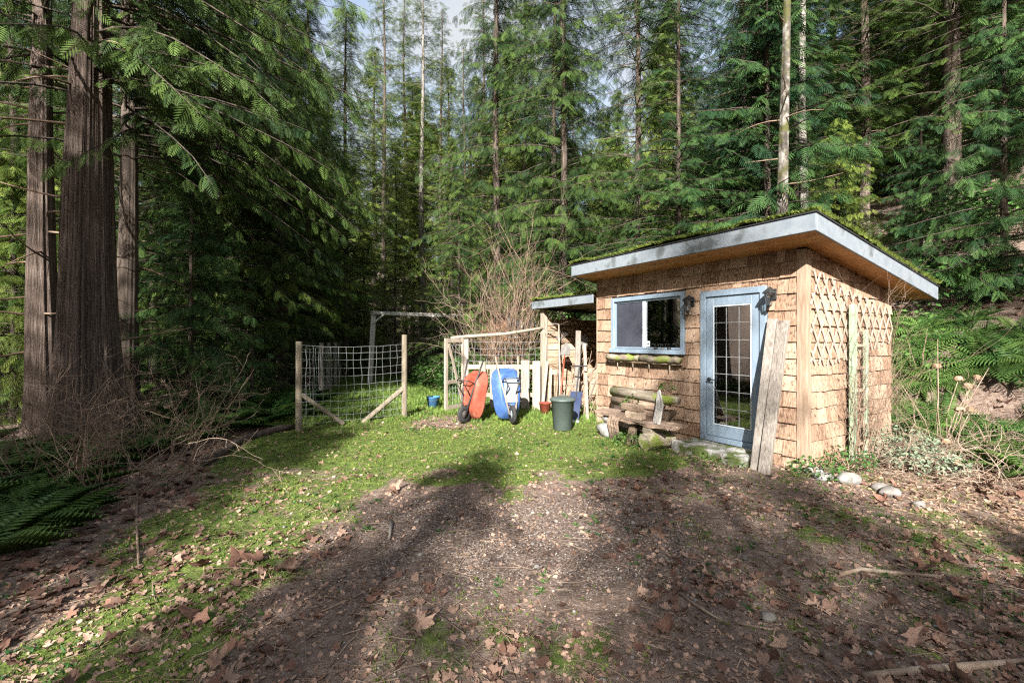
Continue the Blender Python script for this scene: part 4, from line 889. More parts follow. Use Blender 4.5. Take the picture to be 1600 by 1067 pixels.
# bare alders
def bare_crown(name, seed, h, base, Rad, nb, mat):
    g = np.random.default_rng(seed); paths = []
    def br(p, d, L, r, dep):
        k = 5; P = [p]; 
        for i in range(k): d = d+g.normal(0, .16, 3)+np.array([0, 0, .06]); d /= np.linalg.norm(d); P.append(P[-1]+d*L/k)
        P = np.array(P); paths.append((P, np.linspace(r, r*.35, k+1)))
        if dep: 
            for _ in range(4 if dep > 1 else 4):
                i = g.integers(1, k+1); br(P[i], d*.6+g.normal(0, .6, 3), L*g.uniform(.35, .6), r*.45, dep-1)
    for _ in range(nb):
        z0 = g.uniform(base, h*.98); az = g.random()*6.283; e = g.uniform(.2, .9)
        br(np.array([0, 0, z0]), np.array([math.cos(az), math.sin(az), e]), Rad*(1.1-z0/h)*g.uniform(.6, 1.2)+.3, .03, 2)
    V, T_ = tubes_np(paths, 3); return np_mesh(name, V, T_, [mat], None, {'tint': np.zeros(len(V))})
BARE = [bare_crown('branches', 21, 15, 9.0, 3.2, 22, M['barkgrey']), bare_crown('branches', 22, 17, 9, 3.4, 24, M['barkpale'])]
ALT = [trunk_mesh('trunk', 15, .145, .03, M['barkgrey'], 31, .25, .010, .12, 22, 40, 12, M['twig'], 2, 9, 1.0), trunk_mesh('trunk', 17, .13, .03, M['barkpale'], 32, .2, -.006, 0, 16, 24)]
def alder(label, px, Y, k, s=1., group=None, rz=0):
    X = at(px, Y); t = thing('alder_tree', label, 'tree', (X, Y, hz(X, Y)-.05), rz, group); t.scale = (s, s, s)
    link('trunk', ALT[k], t); link('branches', BARE[k], t); return t
alder('mossy grey alder trunk rising behind the shed roof', 1222, 9.9, 0, .95)
alder('slender pale alder trunk right of the mossy grey one', 1258, 12.2, 1, .95)
alder('slender mottled white trunk right of the cedars', 207, 9.2, 1, .75, rz=2)
for px, Y in ((640, 42), (690, 30), (735, 33), (765, 38), (600, 40)): alder('bare grey alder on the far sunlit slope', px, Y, random.randint(0, 1), random.uniform(.8, 1.15), 'bare alders on the far slope', random.uniform(0, 6))

# ---------------------------------------------------------------- the rest of the forest
placed = [(o.location.x, o.location.y) for o in bpy.data.objects if o.get('category') == 'tree']
g = random.Random(5); cnt = 0
def region(X, Y):
    lx, ly = shed_xy(X, Y)
    return 'uphill on the slope behind the shed' if ly > 4 and X > 0 else ('in the wood left of the lawn' if X < -6 and Y < 26 else 'in the forest beyond the far end of the lawn')
LOOK = {('cedar', 0): ('forest_cedar', 'tall dark cedar'), ('cedar', 1): ('forest_cedar', 'tall bright green cedar'), ('hemlock', 0): ('forest_hemlock', 'blue-green layered hemlock'), ('hemlock', 1): ('forest_hemlock', 'tall dark open hemlock'), ('hemlock', 2): ('forest_hemlock', 'bright green layered hemlock'),
        ('young', 0): ('forest_sapling', 'blue-green young cedar'), ('young', 1): ('forest_sapling', 'bright green young cedar'), ('young', 2): ('forest_sapling', 'slim dark young hemlock')}
LBL_OLD = {'cedar': ('forest_cedar', 'tall dark cedar in the dense forest behind the clearing', 'forest cedars'), 'hemlock': ('forest_hemlock', 'tall layered hemlock in the dense forest behind the clearing', 'forest hemlocks'), 'young': ('forest_sapling', 'small young evergreen growing under the taller forest trees', 'forest saplings')}
tries = 0
while cnt < 150 and tries < 6000:
    tries += 1
    Y = g.uniform(11, 40); px = g.uniform(-200, 1800); X = at(px, Y); lx, ly = shed_xy(X, Y)
    if 610 < px < 770 and Y < 27: continue
    if 545 < px < 850 and Y < 17: continue
    if (-8.5 < X < 1.5 and Y < 19) or (520 < px < 720 and Y < 24) : continue
    if ly < 4 and X > -1.5 and Y < 14: continue
    kd = g.choices(['cedar', 'hemlock', 'young'], [.27, .33, .40])[0]; vi = g.randrange(len(HT[kd]))
    dmin = 1.4 if kd == 'young' else 2.1
    if any((X-a)**2+(Y-b_)**2 < dmin*dmin for a, b_ in placed): continue
    placed.append((X, Y)); n_, l_ = LOOK[(kd, vi)]; l_ = l_+' '+region(X, Y); g_ = l_; sc_ = g.uniform(.8, 1.1) if kd != 'young' else g.uniform(.9, 1.7)
    
    tree(n_, l_, 'tree', kd, vi, X, Y, sc_, None, g.choice(['barkdark', 'barkdark', 'barkdark', 'barkgrey']), .15 if kd != 'young' else .06, g_); cnt += 1
# far wooded slope that reads as one mass
FR_FAR = frond_template(3, 50, .26, .5, .2)
lowc = [crown('low', 41, 16, 1.2, 3.4, 50, 1.5, FR_FAR, [M['needle_dark']], .25, .15, .3, 1.0), crown('low', 42, 14, .8, 3.2, 50, 1.5, FR_FAR, [M['needle_bright']], .25, .15, .3, 1.0)]
def mesh_np(me):
    V = np.empty(len(me.vertices)*3, np.float32); me.vertices.foreach_get('co', V); T_ = np.empty(len(me.loops), np.int32); me.loops.foreach_get('vertex_index', T_)
    A = np.empty(len(me.vertices), np.float32); me.attributes['tint'].data.foreach_get('value', A); return V.reshape(-1, 3), T_.reshape(-1, 3), A
LN = [mesh_np(m_) for m_ in lowc]; parts = []
for k in range(46):
    Y = g.uniform(38, 72); X = at(g.uniform(-150, 1750), Y); i_ = g.randrange(2); v, t_, a = LN[i_]; an = g.uniform(0, 6.28); s = g.uniform(.8, 1.3)
    rot = np.array([[math.cos(an), math.sin(an), 0], [-math.sin(an), math.cos(an), 0], [0, 0, 1]])
    parts.append((v@rot*s+np.array([X, Y, hz(X, Y)]), t_, a+g.uniform(-.25, .25), i_))
V, T_, A, Mi = join_np(parts)
tag(link('distant_forest', np_mesh('distant_forest', V, T_, [M['needle_dark'], M['needle_bright']], Mi, {'tint': A})), 'distant wooded slope closing the view behind the trees', 'forest', kind='stuff')
# unseen trees added behind the viewer, placed and sized to shade the clearing
# (a, d, top): across the sun's path, metres behind the viewer, height in the sun's view
for kd, vi, a, d, top in (('young', 0, -1.5, 10, 2.9), ('young', 2, .55, 9, 2.9), ('young', 2, 2.0, 10.5, 3.1), ('young', 0, 3.3, 5, 2.35), ('young', 2, 5.4, 11, 1.7), ('young', 0, -4.35, 8, 4.0), ('young', 0, -7.9, 8, 7.0), ('young', 2, -5.0, 9, 4.7), ('young', 2, -6.2, 9, 5.5),
                          ('hemlock', 1, -7.2, 11, 8.0), ('cedar', 0, -10.5, 12, 9.5), ('hemlock', 1, -14.5, 12, 9), ('hemlock', 1, 7.7, 12, 11.0), ('hemlock', 1, 10.5, 13, 10.0), ('hemlock', 1, 1.15, 13, 6.8), ('cedar', 0, -8.4, 14, 9.0)):
    s = (top+d*.5)/.866/HT[kd][vi]; X = .98*a-.2*d; Y = -.2*a-.98*d
    tree('forest_cedar', 'unseen evergreen added behind the viewer to shade the clearing', 'tree', kd, vi, X, Y, s, None, 'barkdark', .2, 'added shade trees behind the viewer')

# ---------------------------------------------------------------- ferns
def fern_mesh(seed, nf=15, L=.75, mat='fern'):
    g = np.random.default_rng(seed); parts = []
    for f in range(nf):
        az = f/nf*6.283+g.normal(0, .25); el = g.uniform(.45, 1.15); ln = L*g.uniform(.65, 1.15); n = 20; t = np.linspace(0, 1, n)
        r = ln*(t*math.cos(el)+.25*t*t); z = ln*(math.sin(el)*t-.75*t**2.1*math.sin(el)*g.uniform(.7, 1.2))
        P = np.stack([r*math.cos(az), r*math.sin(az), z+.03], 1); d = np.gradient(P, axis=0); d /= np.linalg.norm(d, axis=1, keepdims=True)
        sd = np.array([-math.sin(az), math.cos(az), 0]); wv = ln*.17*np.sin(np.pi*np.clip(t*.93+.06, 0, 1))**.7; V, T_ = [], []
        for i in range(2, n):
            for s in (1, -1):
                tip = P[i]+sd*s*wv[i]+d[i]*wv[i]*.35+np.array([0, 0, -.18*wv[i]]); hw = d[i]*ln*.0115; k = len(V)
                mid_ = (P[i]+tip)/2; V += [P[i]-hw, mid_-hw*1.1, tip, mid_+hw*1.1]; T_ += [(k, k+1, k+2), (k, k+2, k+3)]
        k = len(V); V += [P[0], P[n//2]+sd*.004, P[-1], P[n//2]-sd*.004]; T_ += [(k, k+1, k+2), (k, k+2, k+3)]
        parts.append((np.array(V), np.array(T_), np.full(len(V), np.clip(g.normal(.45, .18), 0, 1)), 0))
    V, T_, A, Mi = join_np(parts); return np_mesh('sword_fern', V, T_, [M[mat]], None, {'tint': A})
FERN = [fern_mesh(k, 13+k % 4, .7+.08*(k % 3)) for k in range(5)]
def fern(X, Y, s, label, group):
    o = link('sword_fern', random.choice(FERN)); nrm = Vector((hz(X-.2, Y)-hz(X+.2, Y), hz(X, Y-.2)-hz(X, Y+.2), .4)).normalized(); o.location = (X, Y, hz(X, Y)); o.scale = (s,)*3; o.rotation_euler = (nrm.to_track_quat('Z', 'Y') @ Matrix.Rotation(random.uniform(0, 6.28), 3, 'Z').to_quaternion()).to_euler(); return tag(o, label, 'fern', group)
for px, Y, s in ((30, 3.7, 1.0), (-30, 3.3, .95), (70, 4.6, 1.0), (10, 5.4, 1.1), (120, 5.6, .9), (-60, 6.5, 1.2), (40, 4.1, .75), (170, 5.9, .8), (215, 6.3, .9), (150, 6.6, 1.0), (60, 6.4, 1.1), (-20, 4.6, .9), (110, 4.2, .6), (260, 7.2, 1.0), (-90, 4.2, 1.0)): fern(at(px, Y), Y, s, 'dark green sword fern at the shaded foot of the twiggy bush', 'ferns by the twiggy bush')
for px, Y, s in ((250, 6.6, 1.1), (300, 7.3, 1.1), (345, 8.0, 1.1), (390, 8.2, 1.0), (425, 9.0, 1.2), (230, 8, 1.1), (330, 9.2, 1.2), (440, 10.4, 1.3), (385, 10, 1.2), (480, 11.5, 1.2), (280, 9.5, 1.2), (480, 9.6, .9)): fern(at(px, Y), Y, s, 'sword fern along the left edge of the lawn', 'ferns along the left lawn edge')
for px, Y, s in ((1420, 7.6, 1.15), (1405, 8.6, 1.2), (1470, 7.4, 1.0), (1520, 6.9, 1.2), (1565, 6.6, 1.2), (1590, 6.0, 1.0), (1600, 7.4, 1.3), (1540, 7.8, 1.3), (1640, 6.4, 1.2), (1500, 6.2, .8), (1545, 6.2, 1.0), (1450, 6.9, .9), (1580, 5.4, .8), (1610, 5.2, 1.0)): fern(at(px, Y), Y, s, 'sunlit sword fern in the bed right of the shed', 'sunlit ferns right of the shed')
for k in range(70):
    while True:
        lx, ly = (random.uniform(-9, 5), random.uniform(3.0, 11)) if k > 30 else (random.uniform(-1, 4.5), random.uniform(2.6, 6.5)); p = S2W(lx, ly)
        if p.y > 6: break
    fern(p.x, p.y, random.uniform(.65, 1.1), 'sword fern on the shaded bank behind the shed', 'ferns on the bank')
for k in range(26):
    Y = random.uniform(10, 24); px = random.uniform(0, 560) if k < 17 else random.uniform(640, 760); Y = Y if k < 17 else random.uniform(13, 19); fern(at(px, Y), Y, random.uniform(.9, 1.4), 'sword fern on the dim forest floor beyond the fence', 'ferns under the trees')

# ---------------------------------------------------------------- bare shrubs and twiggy bushes
def twig_bush(name, label, loc, seed, nst, H, spread, rad, mat, dep=2, curve=.25, up=.9, kids=4, base_r=.08, cat_='shrub', bias=(0, 0), group=None):
    g = np.random.default_rng(seed); paths = []
    def br(p, d, L, r, dp):
        k = 6; P = [p]
        for i in range(k): d = d+g.normal(0, curve, 3)*.5+np.array([bias[0]*.05, bias[1]*.05, .02]); d /= np.linalg.norm(d); P.append(P[-1]+d*L/k)
        P = np.array(P); P[:, 2] = np.maximum(P[:, 2], .01); paths.append((P, np.linspace(r, r*.4, k+1)))
        if dp:
            for _ in range(kids):
                i = g.integers(2, k+1); br(P[i], d*.8+g.normal(0, .55, 3), L*g.uniform(.3, .6), r*.55, dp-1)
    for s in range(nst):
        az = g.random()*6.283; q = g.random()**.5*spread
        br(np.array([math.cos(az)*base_r*g.random()*2, math.sin(az)*base_r*g.random()*2, -.03]), np.array([math.cos(az)*q+bias[0], math.sin(az)*q+bias[1], up]), H*g.uniform(.5, 1.1), rad*g.uniform(.6, 1.2), dep)
    V, T_ = tubes_np(paths, 4); o = link(name, np_mesh(name, V, T_, [mat], None, {'tint': np.zeros(len(V))})); o.location = loc; return tag(o, label, cat_, group)
p = (at(800, 11.3), 11.3, 0); twig_bush('bare_shrub', 'tall bare shrub of dense tan upright stems behind the fence', p, 3, 62, 3.2, .2, .014, M['twig'], 2, .18, 1.0, 3, .20)
p = (at(752, 11.9), 11.9, 0); twig_bush('bare_shrub', 'spreading grey-brown bare shrub left of the tan stems', p, 4, 12, 2.7, .4, .010, M['twigpale'], 2, .3, 1.0, 4, .2)
p = (at(645, 18.5), 18.5, 0); twig_bush('bare_shrub', 'fine grey leafless bush beside the timber arch', p, 5, 30, 3.2, .7, .012, M['barkgrey'], 2, .3, 1.0, 5, .2)
p = (at(150, 4.7), 4.7, 0); twig_bush('twiggy_bush', 'leafless tan twiggy bush at the foot of the big cedar', p, 6, 24, 1.15, .75, .007, M['twig'], 2, .35, .9, 3, .12)
p = (at(235, 5.0), 5.0, 0); twig_bush('twiggy_bush', 'thin leafless twigs arching towards the lawn', p, 7, 12, 1.25, .7, .006, M['twigpale'], 2, .4, .75, 3, .15, bias=(.5, 0))
p = (at(30, 4.9), 4.9, 0); twig_bush('twiggy_bush', 'tangle of dark twigs left of the big cedar', p, 8, 16, 1.3, .9, .007, M['twig'], 2, .4, .8, 3, .2)
for k, (px, Y) in enumerate(((90, 5.6), (200, 6.2), (290, 6.8), (-20, 5.4), (250, 5.9))): twig_bush('twiggy_bush', 'fine dark leafless undergrowth in front of the cedar trunks', (at(px, Y), Y, hz(at(px, Y), Y)), 50+k, 18, 1.25, .8, .005, M['twigpale' if k == 2 else 'twig'], 2, .4, .85, 3, .25, group='leafless undergrowth by the cedars')
p = (at(1480, 5.6), 5.6, 0); twig_bush('dry_bramble', 'tangle of dry tan bramble stems in the sunny bed', p, 9, 60, .95, 1.5, .006, M['twigpale'], 2, .75, .5, 3, .4)
p = (at(1570, 5.7), 5.7, 0); twig_bush('dry_bramble', 'low heap of dry bramble at the bank foot', p, 10, 60, .95, 1.5, .006, M['twigpale'], 2, .75, .4, 3, .4)
p = (at(1500, 6.3), 6.3, 0); twig_bush('dry_bramble', 'thin reddish dead stalks behind the bramble tangle', p, 13, 26, .9, .8, .006, M['twig'], 1, .4, .9, 3, .5)
vn = twig_bush('climbing_vine', 'dry leafless vine climbing the green ladder trellis', S2W(.14, 1.0), 11, 44, 1.55, .12, .005, M['twig'], 2, .2, 1.0, 4, .12, 'vine')
vn.rotation_euler[2] = SRZ
# hydrangea with dried heads
hy = thing('hydrangea', 'leggy hydrangea with dried brown flower heads beside the shed', 'shrub', (at(1478, 6.1), 6.1, 0))
HEAD = None
def head_mesh(seed):
    g = np.random.default_rng(seed); n = 90; d = g.normal(0, 1, (n, 3)); d /= np.linalg.norm(d, axis=1, keepdims=True); d[:, 2] = np.abs(d[:, 2])*.9-.25
    X = np.cross(d, g.normal(0, 1, (n, 3))); tm = (np.array([(-.5, -.5, 0), (.5, -.5, .1), (.5, .5, 0), (-.5, .5, .12)]), np.array([(0, 1, 2), (0, 2, 3)]))
    v, t, a = place(tm, d*.085*g.uniform(.75, 1.05, (n, 1)), X, d, g.uniform(.03, .05, n), g.random(n)); return np_mesh('flower_head', v, t, [M['deadhead']], None, {'tint': a})
HM = [head_mesh(k) for k in range(3)]
for px, py, dY in ((1464, 572, .1), (1498, 592, 0), (1513, 603, -.1), (1527, 590, .2), (1517, 640, -.1), (1478, 690, -.5), (1492, 722, -.7), (1500, 640, -.2)):
    Yh = 6.1+dY; q = D(px, py, Yh)-hy.location
    MB().tube([(random.uniform(-.1, .1), random.uniform(-.1, .1), -.02), q*.5+Vector((random.uniform(-.1, .1), 0, .05)), q], [.006, .005, .004], 5).build('stem', M['twigpale'], hy, True)
    o = link('flower_head', random.choice(HM), hy); o.location = q; o.scale = (.65,)*3; o.rotation_euler = (random.uniform(-.4, .4), random.uniform(-.4, .4), random.uniform(0, 6))
for px, py in ((1465, 530), (1545, 575), (1408, 600)):
    q = D(px, py, 6.2)-hy.location; MB().tube([(random.uniform(-.2, .2), random.uniform(-.1, .1), -.02), q*.5+Vector((random.uniform(-.12, .12), 0, 0)), q], [.006, .005, .004], 5).build('stem', M['twigpale'], hy, True)
# leafy shrubs made of separate leaves
def leafy(name, label, loc, seed, n, size, rad, H, mat, cat_='shrub', group=None, flat=.6):
    g = np.random.default_rng(seed); th = g.random(n)*6.283; r = rad*np.sqrt(g.random(n)); zz = H*g.random(n)**.7*(1-.5*(r/rad)**2)
    P = np.stack([r*np.cos(th), r*np.sin(th), zz+.02], 1); X = np.stack([np.cos(th)+g.normal(0, .6, n), np.sin(th)+g.normal(0, .6, n), g.normal(-.05, .4, n)], 1)
    tm = (np.array([(0, 0, 0), (.4, -.28, .05), (1, 0, -.12), (.4, .28, .05)]), np.array([(0, 1, 2), (0, 2, 3)]))
    v, t, a = place(tm, P, X, np.tile([0, 0, 1.], (n, 1))+g.normal(0, flat, (n, 3)), g.uniform(.6, 1.3, n)*size, np.clip(g.normal(.5, .22, n), 0, 1))
    o = thing(name, label, cat_, loc, 0, group); link('foliage', np_mesh('foliage', v, t, [M[mat]], None, {'tint': a}), o)
    paths = []
    for k in range(9): q = P[g.integers(0, n)]*.9; paths.append((np.array([[0, 0, -.03], q*.5+g.normal(0, .03, 3), q]), np.array([.008, .006, .003])))
    tv, tt = tubes_np(paths, 4); link('stems', np_mesh('stems', tv, tt, [M['twig']], None, {'tint': np.zeros(len(tv))}), o); return o
leafy('lavender_bush', 'grey-green low bush at the foot of the sunlit shed side', S2W(.35, 1.75), 1, 900, .05, .42, .42, 'silverleaf')
leafy('lavender_bush', 'grey-green sprawling plant beside the white stones', S2W(.75, 1.3), 2, 700, .05, .38, .28, 'silverleaf')
leafy('weed_clump', 'small leafy weeds at the shed corner below the planks', S2W(.18, -.1), 3, 260, .05, .28, .2, 'shrubleaf')
leafy('weed_clump', 'small leafy weeds along the foot of the shed side', S2W(.25, .5), 4, 300, .05, .3, .28, 'shrubleaf')
leafy('weed_clump', 'tuft of weeds in front of the stone doorstep', S2W(-.7, -.72), 5, 240, .04, .34, .12, 'grass')
leafy('weed_clump', 'green weeds growing between the bench stones', S2W(-2.05, -.9), 6, 200, .05, .22, .2, 'shrubleaf')
leafy('green_sprig', 'small green plant growing on the log pile', S2W(-2.45, -.45, .5), 7, 110, .05, .14, .18, 'fern', 'plant')
leafy('green_sprig', 'little green sprig beside the driftwood on the bench', S2W(-1.72, -.42, .82), 8, 80, .045, .11, .14, 'fern', 'plant')
leafy('bright_shrub', 'bright leafed shrub standing behind the shed side', (at(1440, 8.2), 8.2, hz(at(1440, 8.2), 8.2)), 9, 130, .10, .3, 1.9, 'shrubleaf')
leafy('bright_shrub', 'light green shrub behind the pallet fence', (at(815, 11.0), 11.0, 0), 10, 900, .09, .7, 1.5, 'shrubleaf')
leafy('bright_shrub', 'sunny light green bush left of the lean-to roof', (at(850, 12.6), 12.6, 0), 12, 1500, .12, 1.1, 3.1, 'shrubleaf')
for k, (px, Y) in enumerate(((705, 14.5), (690, 16), (735, 13.6), (670, 20), (600, 21), (560, 20))): leafy('salal_bush', 'low leafy bush at the end of the lawn', (at(px, Y), Y, hz(at(px, Y), Y)), 20+k, 900, .11, 1.0, 1.1, 'shrubleaf', group='bushes at the end of the lawn')
rb_ = random.Random(77)
for k in range(22):
    lx, ly = rb_.uniform(-8, 6), rb_.uniform(6.5, 12); p = S2W(lx, ly); leafy('salal_bush', 'leafy bush on the dark bank behind the shed', (p.x, p.y, hz(p.x, p.y)), 40+k, 700, .13, 1.0, 1.0, 'shrubleaf', group='bushes on the bank')

# ---------------------------------------------------------------- rocks
for k, (px, py, r_, lab) in enumerate(((1272, 738, .12, 'flat pale stone at the foot of the shed side'), (1285, 748, .12, 'broad pale stone below the green ladder trellis'), (1375, 764, .09, 'small pale stone beside the round white boulder'), (1391, 771, .10, 'round white boulder at the edge of the sunny bed'), (1437, 790, .06, 'small white stone lying on sunlit bark'), (1325, 752, .13, 'mossy grey rock under the green ladder'))):
    p = G(px, py); o = blob(MB(), (0, 0, 0), (r_, r_*.8, r_*(.45 if k < 2 else .6)), k*1.7).build('garden_stone', M['stone' if k in (0, 1, 5) else 'pebble'], None, True); o.location = (p.x, p.y, r_*.18); tag(o, lab, 'stone')

# ---------------------------------------------------------------- grass, moss, litter on the ground
def gz(x, y):
    mo_, _, _, q = masks(x, y); return height(x, y)+(q-.5)*.028*(.4+mo_)+mo_*.018
def scatter(n, dens, x0=-5.5, x1=6.5, y0=1.3, y1=11, pw=2.0):
    X = rng.uniform(x0, x1, n*6); u = rng.random(n*6); Y = y0*(y1/y0)**(u) if pw else rng.uniform(y0, y1, n*6)
    X = X*np.clip(Y/5+.3, .35, 1)+0*X; k = rng.random(n*6) < dens(X, Y)
    lx, ly = shed_xy(X, Y); k &= ~((lx > -WL-.05) & (lx < .05) & (ly > -.03) & (ly < WD))
    return X[k][:n], Y[k][:n]
def scat_tufts(name, label, cat_, n, dens, lo, hi, mat, tm, tmu=.5, **kw):
    X, Y = scatter(n, dens, **kw); n = len(X); a = rng.random(n)*6.283; Z = gz(X, Y)-.004
    v, t, tt = place(tm, np.stack([X, Y, Z], 1), np.stack([np.cos(a), np.sin(a), 0*a], 1), np.tile([0, 0, 1.], (n, 1))+rng.normal(0, .1, (n, 3)), rng.uniform(lo, hi, n)*np.clip(.55+Y*.09, .6, 1.5), np.clip(rng.normal(tmu, .2, n)+(fbm(X*2, Y*2, 71)-.5)*.8, 0, 1))
    return tag(link(name, np_mesh(name, v, t, [M[mat]], None, {'tint': tt})), label, cat_, kind='stuff')
mossd = lambda X, Y: masks(X, Y)[0]
scat_tufts('moss', 'low cushions of moss across the clearing', 'moss', 14500, lambda X, Y: mossd(X, Y)*.95, .014, .032, 'moss', MOSST, .45)
scat_tufts('grass', 'short grass growing through the moss', 'grass', 13000, lambda X, Y: np.clip(mossd(X, Y), 0.02, 1)*np.clip(sstep(.38, .6, fbm(X*1.3+9, Y*1.3, 77))+.2+.5*(Y > 5), 0, 1), .014, .04, 'grass', TUFT, .45)
scat_tufts('weeds', 'tiny green weeds dotted over the bare earth', 'weeds', 1500, lambda X, Y: sstep(.55, .7, fbm(X*2.3, Y*2.3, 78))*.8, .025, .05, 'shrubleaf', tuft_template(8, 5, .35, 1.3), .4)
scat_tufts('lawn_grass', 'grass of the lawn beyond the fence', 'grass', 6000, lambda X, Y: masks(X, Y)[0], .05, .11, 'grass', TUFT, .6, x0=-9, x1=2, y0=8.5, y1=22)

# maple leaf: lobed outline, folded and curled
def leaf_mesh(seed, rings=((.5, .13), (1, .16))):
    r_ = random.Random(seed); out = []
    lob = [(-150, .45), (-125, .8), (-100, .42), (-80, .95), (-55, .45), (-25, 1.05), (0, .5)]
    ang = [180, 155, 128, 108, 88, 68, 48, 26, 0]; rad = [.40, .62, .50, .84, .58, .92, .62, .78, 1.0]
    ang2 = [-a for a in ang[1:-1]][::-1]; rad2 = rad[1:-1][::-1]
    V = [(0, 0, 0)]; cu = r_.uniform(.2, 1.1); fold = r_.uniform(-.8, 1.1); tw = r_.uniform(-.7, .7)
    full = sorted([(a, q) for a, q in zip(ang, rad)]+[(-a, q) for a, q in zip(ang[1:-1], rad[1:-1])]); n = len(full)
    zz = lambda x, y, j: cu*(x*x+y*y)*.45+fold*abs(y)*.5+tw*x*y+r_.uniform(-j, j)
    qq = [q*r_.uniform(.6, 1.15) for a, q in full]
    for f, j in rings:
        for (a, _), q in zip(full, qq):
            q = .42 if f < 1 and q > .42 else q*(1 if f == 1 else .55); x, y = q*math.cos(R(a)), q*math.sin(R(a)); V.append((x, y, zz(x, y, j)))
    T_ = [(0, i+1, (i+1) % n+1) for i in range(n)]
    for i in range(n if len(rings) > 1 else 0): a, b_ = i+1, (i+1) % n+1; T_ += [(a, a+n, b_+n), (a, b_+n, b_)]
    k = len(V); V += [(-.25, -.015, .02), (-.9, 0, .12), (-.25, .015, .02)]; T_.append((k, k+1, k+2))
    return np.array(V), np.array(T_)
LT = [leaf_mesh(k) for k in range(10)]
LS = [leaf_mesh(k+40, ((1, .16),)) for k in range(10)]
LM = [np_mesh('fallen_leaf', v, t, [M['deadleaf']], None, {'tint': np.clip(.5+rng.normal(0, .05, len(v)), 0, 1)}) for v, t in LT]
LM += [np_mesh('fallen_leaf', v, t, [M['redleaf']], None, {'tint': np.clip(.5+rng.normal(0, .05, len(v)), 0, 1)}) for v, t in LT[:5]]
ldens = lambda X, Y: np.clip(.18+1.0*sstep(.44, .60, fbm(X*1.7, Y*1.7, 83))*(.45+.75*sstep(.3, 1.3, X)+.5*(X < -1.0))-.6*masks(X, Y)[1], .02, 1)*(1-.75*masks(X, Y)[0]*sstep(4, 5, Y))
X, Y = scatter(215, lambda X, Y: ldens(X, Y)*(np.abs(X) < Y*1.2), x0=-5, x1=6, y0=1.6, y1=5.2); Z = gz(X, Y)
for x, y, z in zip(X, Y, Z):
    o = link('fallen_leaf', random.choice(LM), ground); s = random.choice([.03, .04, .045, .055, .06, .07, .09])*random.uniform(.85, 1.15); o.location = (x, y, z+.012+s*.12); o.scale = (s, s*random.uniform(.7, 1.1), s*random.uniform(.6, 1.3)); o.rotation_euler = (random.gauss(0, .35), random.gauss(0, .35), random.uniform(0, 6.28))
def leaf_stuff(n, dens, name, label, lo, hi, **kw):
    X, Y = scatter(n, dens, **kw); Z = gz(X, Y) if kw.get('y1', 11) < 13 else height(X, Y)+.01; parts = []; idx = rng.integers(0, len(LS), len(X))
    for k in range(len(LS)):
        s = idx == k; m_ = s.sum()
        if not m_: continue
        a = rng.random(m_)*6.283; sc_ = rng.uniform(lo, hi, m_)
        v, t, tt = place(LS[k], np.stack([X[s], Y[s], Z[s]+.006+sc_*.1], 1), np.stack([np.cos(a), np.sin(a), rng.normal(0, .25, m_)], 1), np.tile([0, 0, 1.], (m_, 1))+rng.normal(0, .3, (m_, 3)), sc_, np.clip(rng.normal(.42, .25, m_), 0, 1)); parts.append((v, t, tt, int(k % 3 == 0)))
    V, T_, A, Mi = join_np(parts); o = link(name, np_mesh(name, V, T_, [M['deadleaf'], M['redleaf']], Mi, {'tint': A}), ground); o['kind'] = 'stuff'; return o
leaf_stuff(5200, ldens, 'leaf_litter', '', .016, .055)
leaf_stuff(3200, lambda X, Y: np.clip(1-masks(X, Y)[2]+sstep(4.3, 5.2, X), .0, 1), 'leaf_litter', '', .04, .10, x0=-9, x1=11, y0=2.5, y1=12.9)
crumb = (np.array([(0, -.35, 0), (.5, -.4, .18), (1, -.1, .05), (.9, .3, .22), (.4, .42, .1), (0, .2, .2)])-np.array([.5, 0, .05]), np.array([(0, 1, 4), (1, 2, 3), (1, 3, 4), (0, 4, 5)]))
def crumbs(n, lo, hi, tm, mat, dens, **kw):
    X, Y = scatter(n, lambda X, Y: dens(X, Y)*(1-.8*masks(X, Y)[0]*(.35+.65*sstep(4, 5, Y))), **kw); n = len(X); a = rng.random(n)*6.283
    v, t, tt = place(tm, np.stack([X, Y, gz(X, Y)+.004], 1), np.stack([np.cos(a), np.sin(a), rng.normal(0, .35, n)], 1), np.tile([0, 0, 1.], (n, 1))+rng.normal(0, .45, (n, 3)), rng.uniform(lo, hi, n)*np.clip(.6+Y*.1, .7, 1.3), np.clip(rng.normal(.42, .28, n), 0, 1))
    o = link('leaf_crumbs', np_mesh('leaf_crumbs', v, t, [M[mat]], None, {'tint': tt}), ground); o['kind'] = 'stuff'
crumbs(23000, .012, .042, crumb, 'deadleaf', lambda X, Y: np.clip(.75*sstep(.3, .6, fbm(X*2.1, Y*2.1, 85))+.25-.45*masks(X, Y)[1], .08, 1))
strip = (crumb[0]*np.array([1.6, .16, .6]), crumb[1])
crumbs(5000, .03, .09, strip, 'deadhead', lambda X, Y: sstep(3.2, 4.4, X)*np.clip(1.2-.1*Y, 0, 1), x0=3, x1=8, y0=3.6, y1=8)
crumbs(9000, .02, .06, strip, 'deadhead', lambda X, Y: np.clip(.8*sstep(.35, .6, fbm(X*1.8+5, Y*1.8, 87))+.15, .08, 1)*.8)
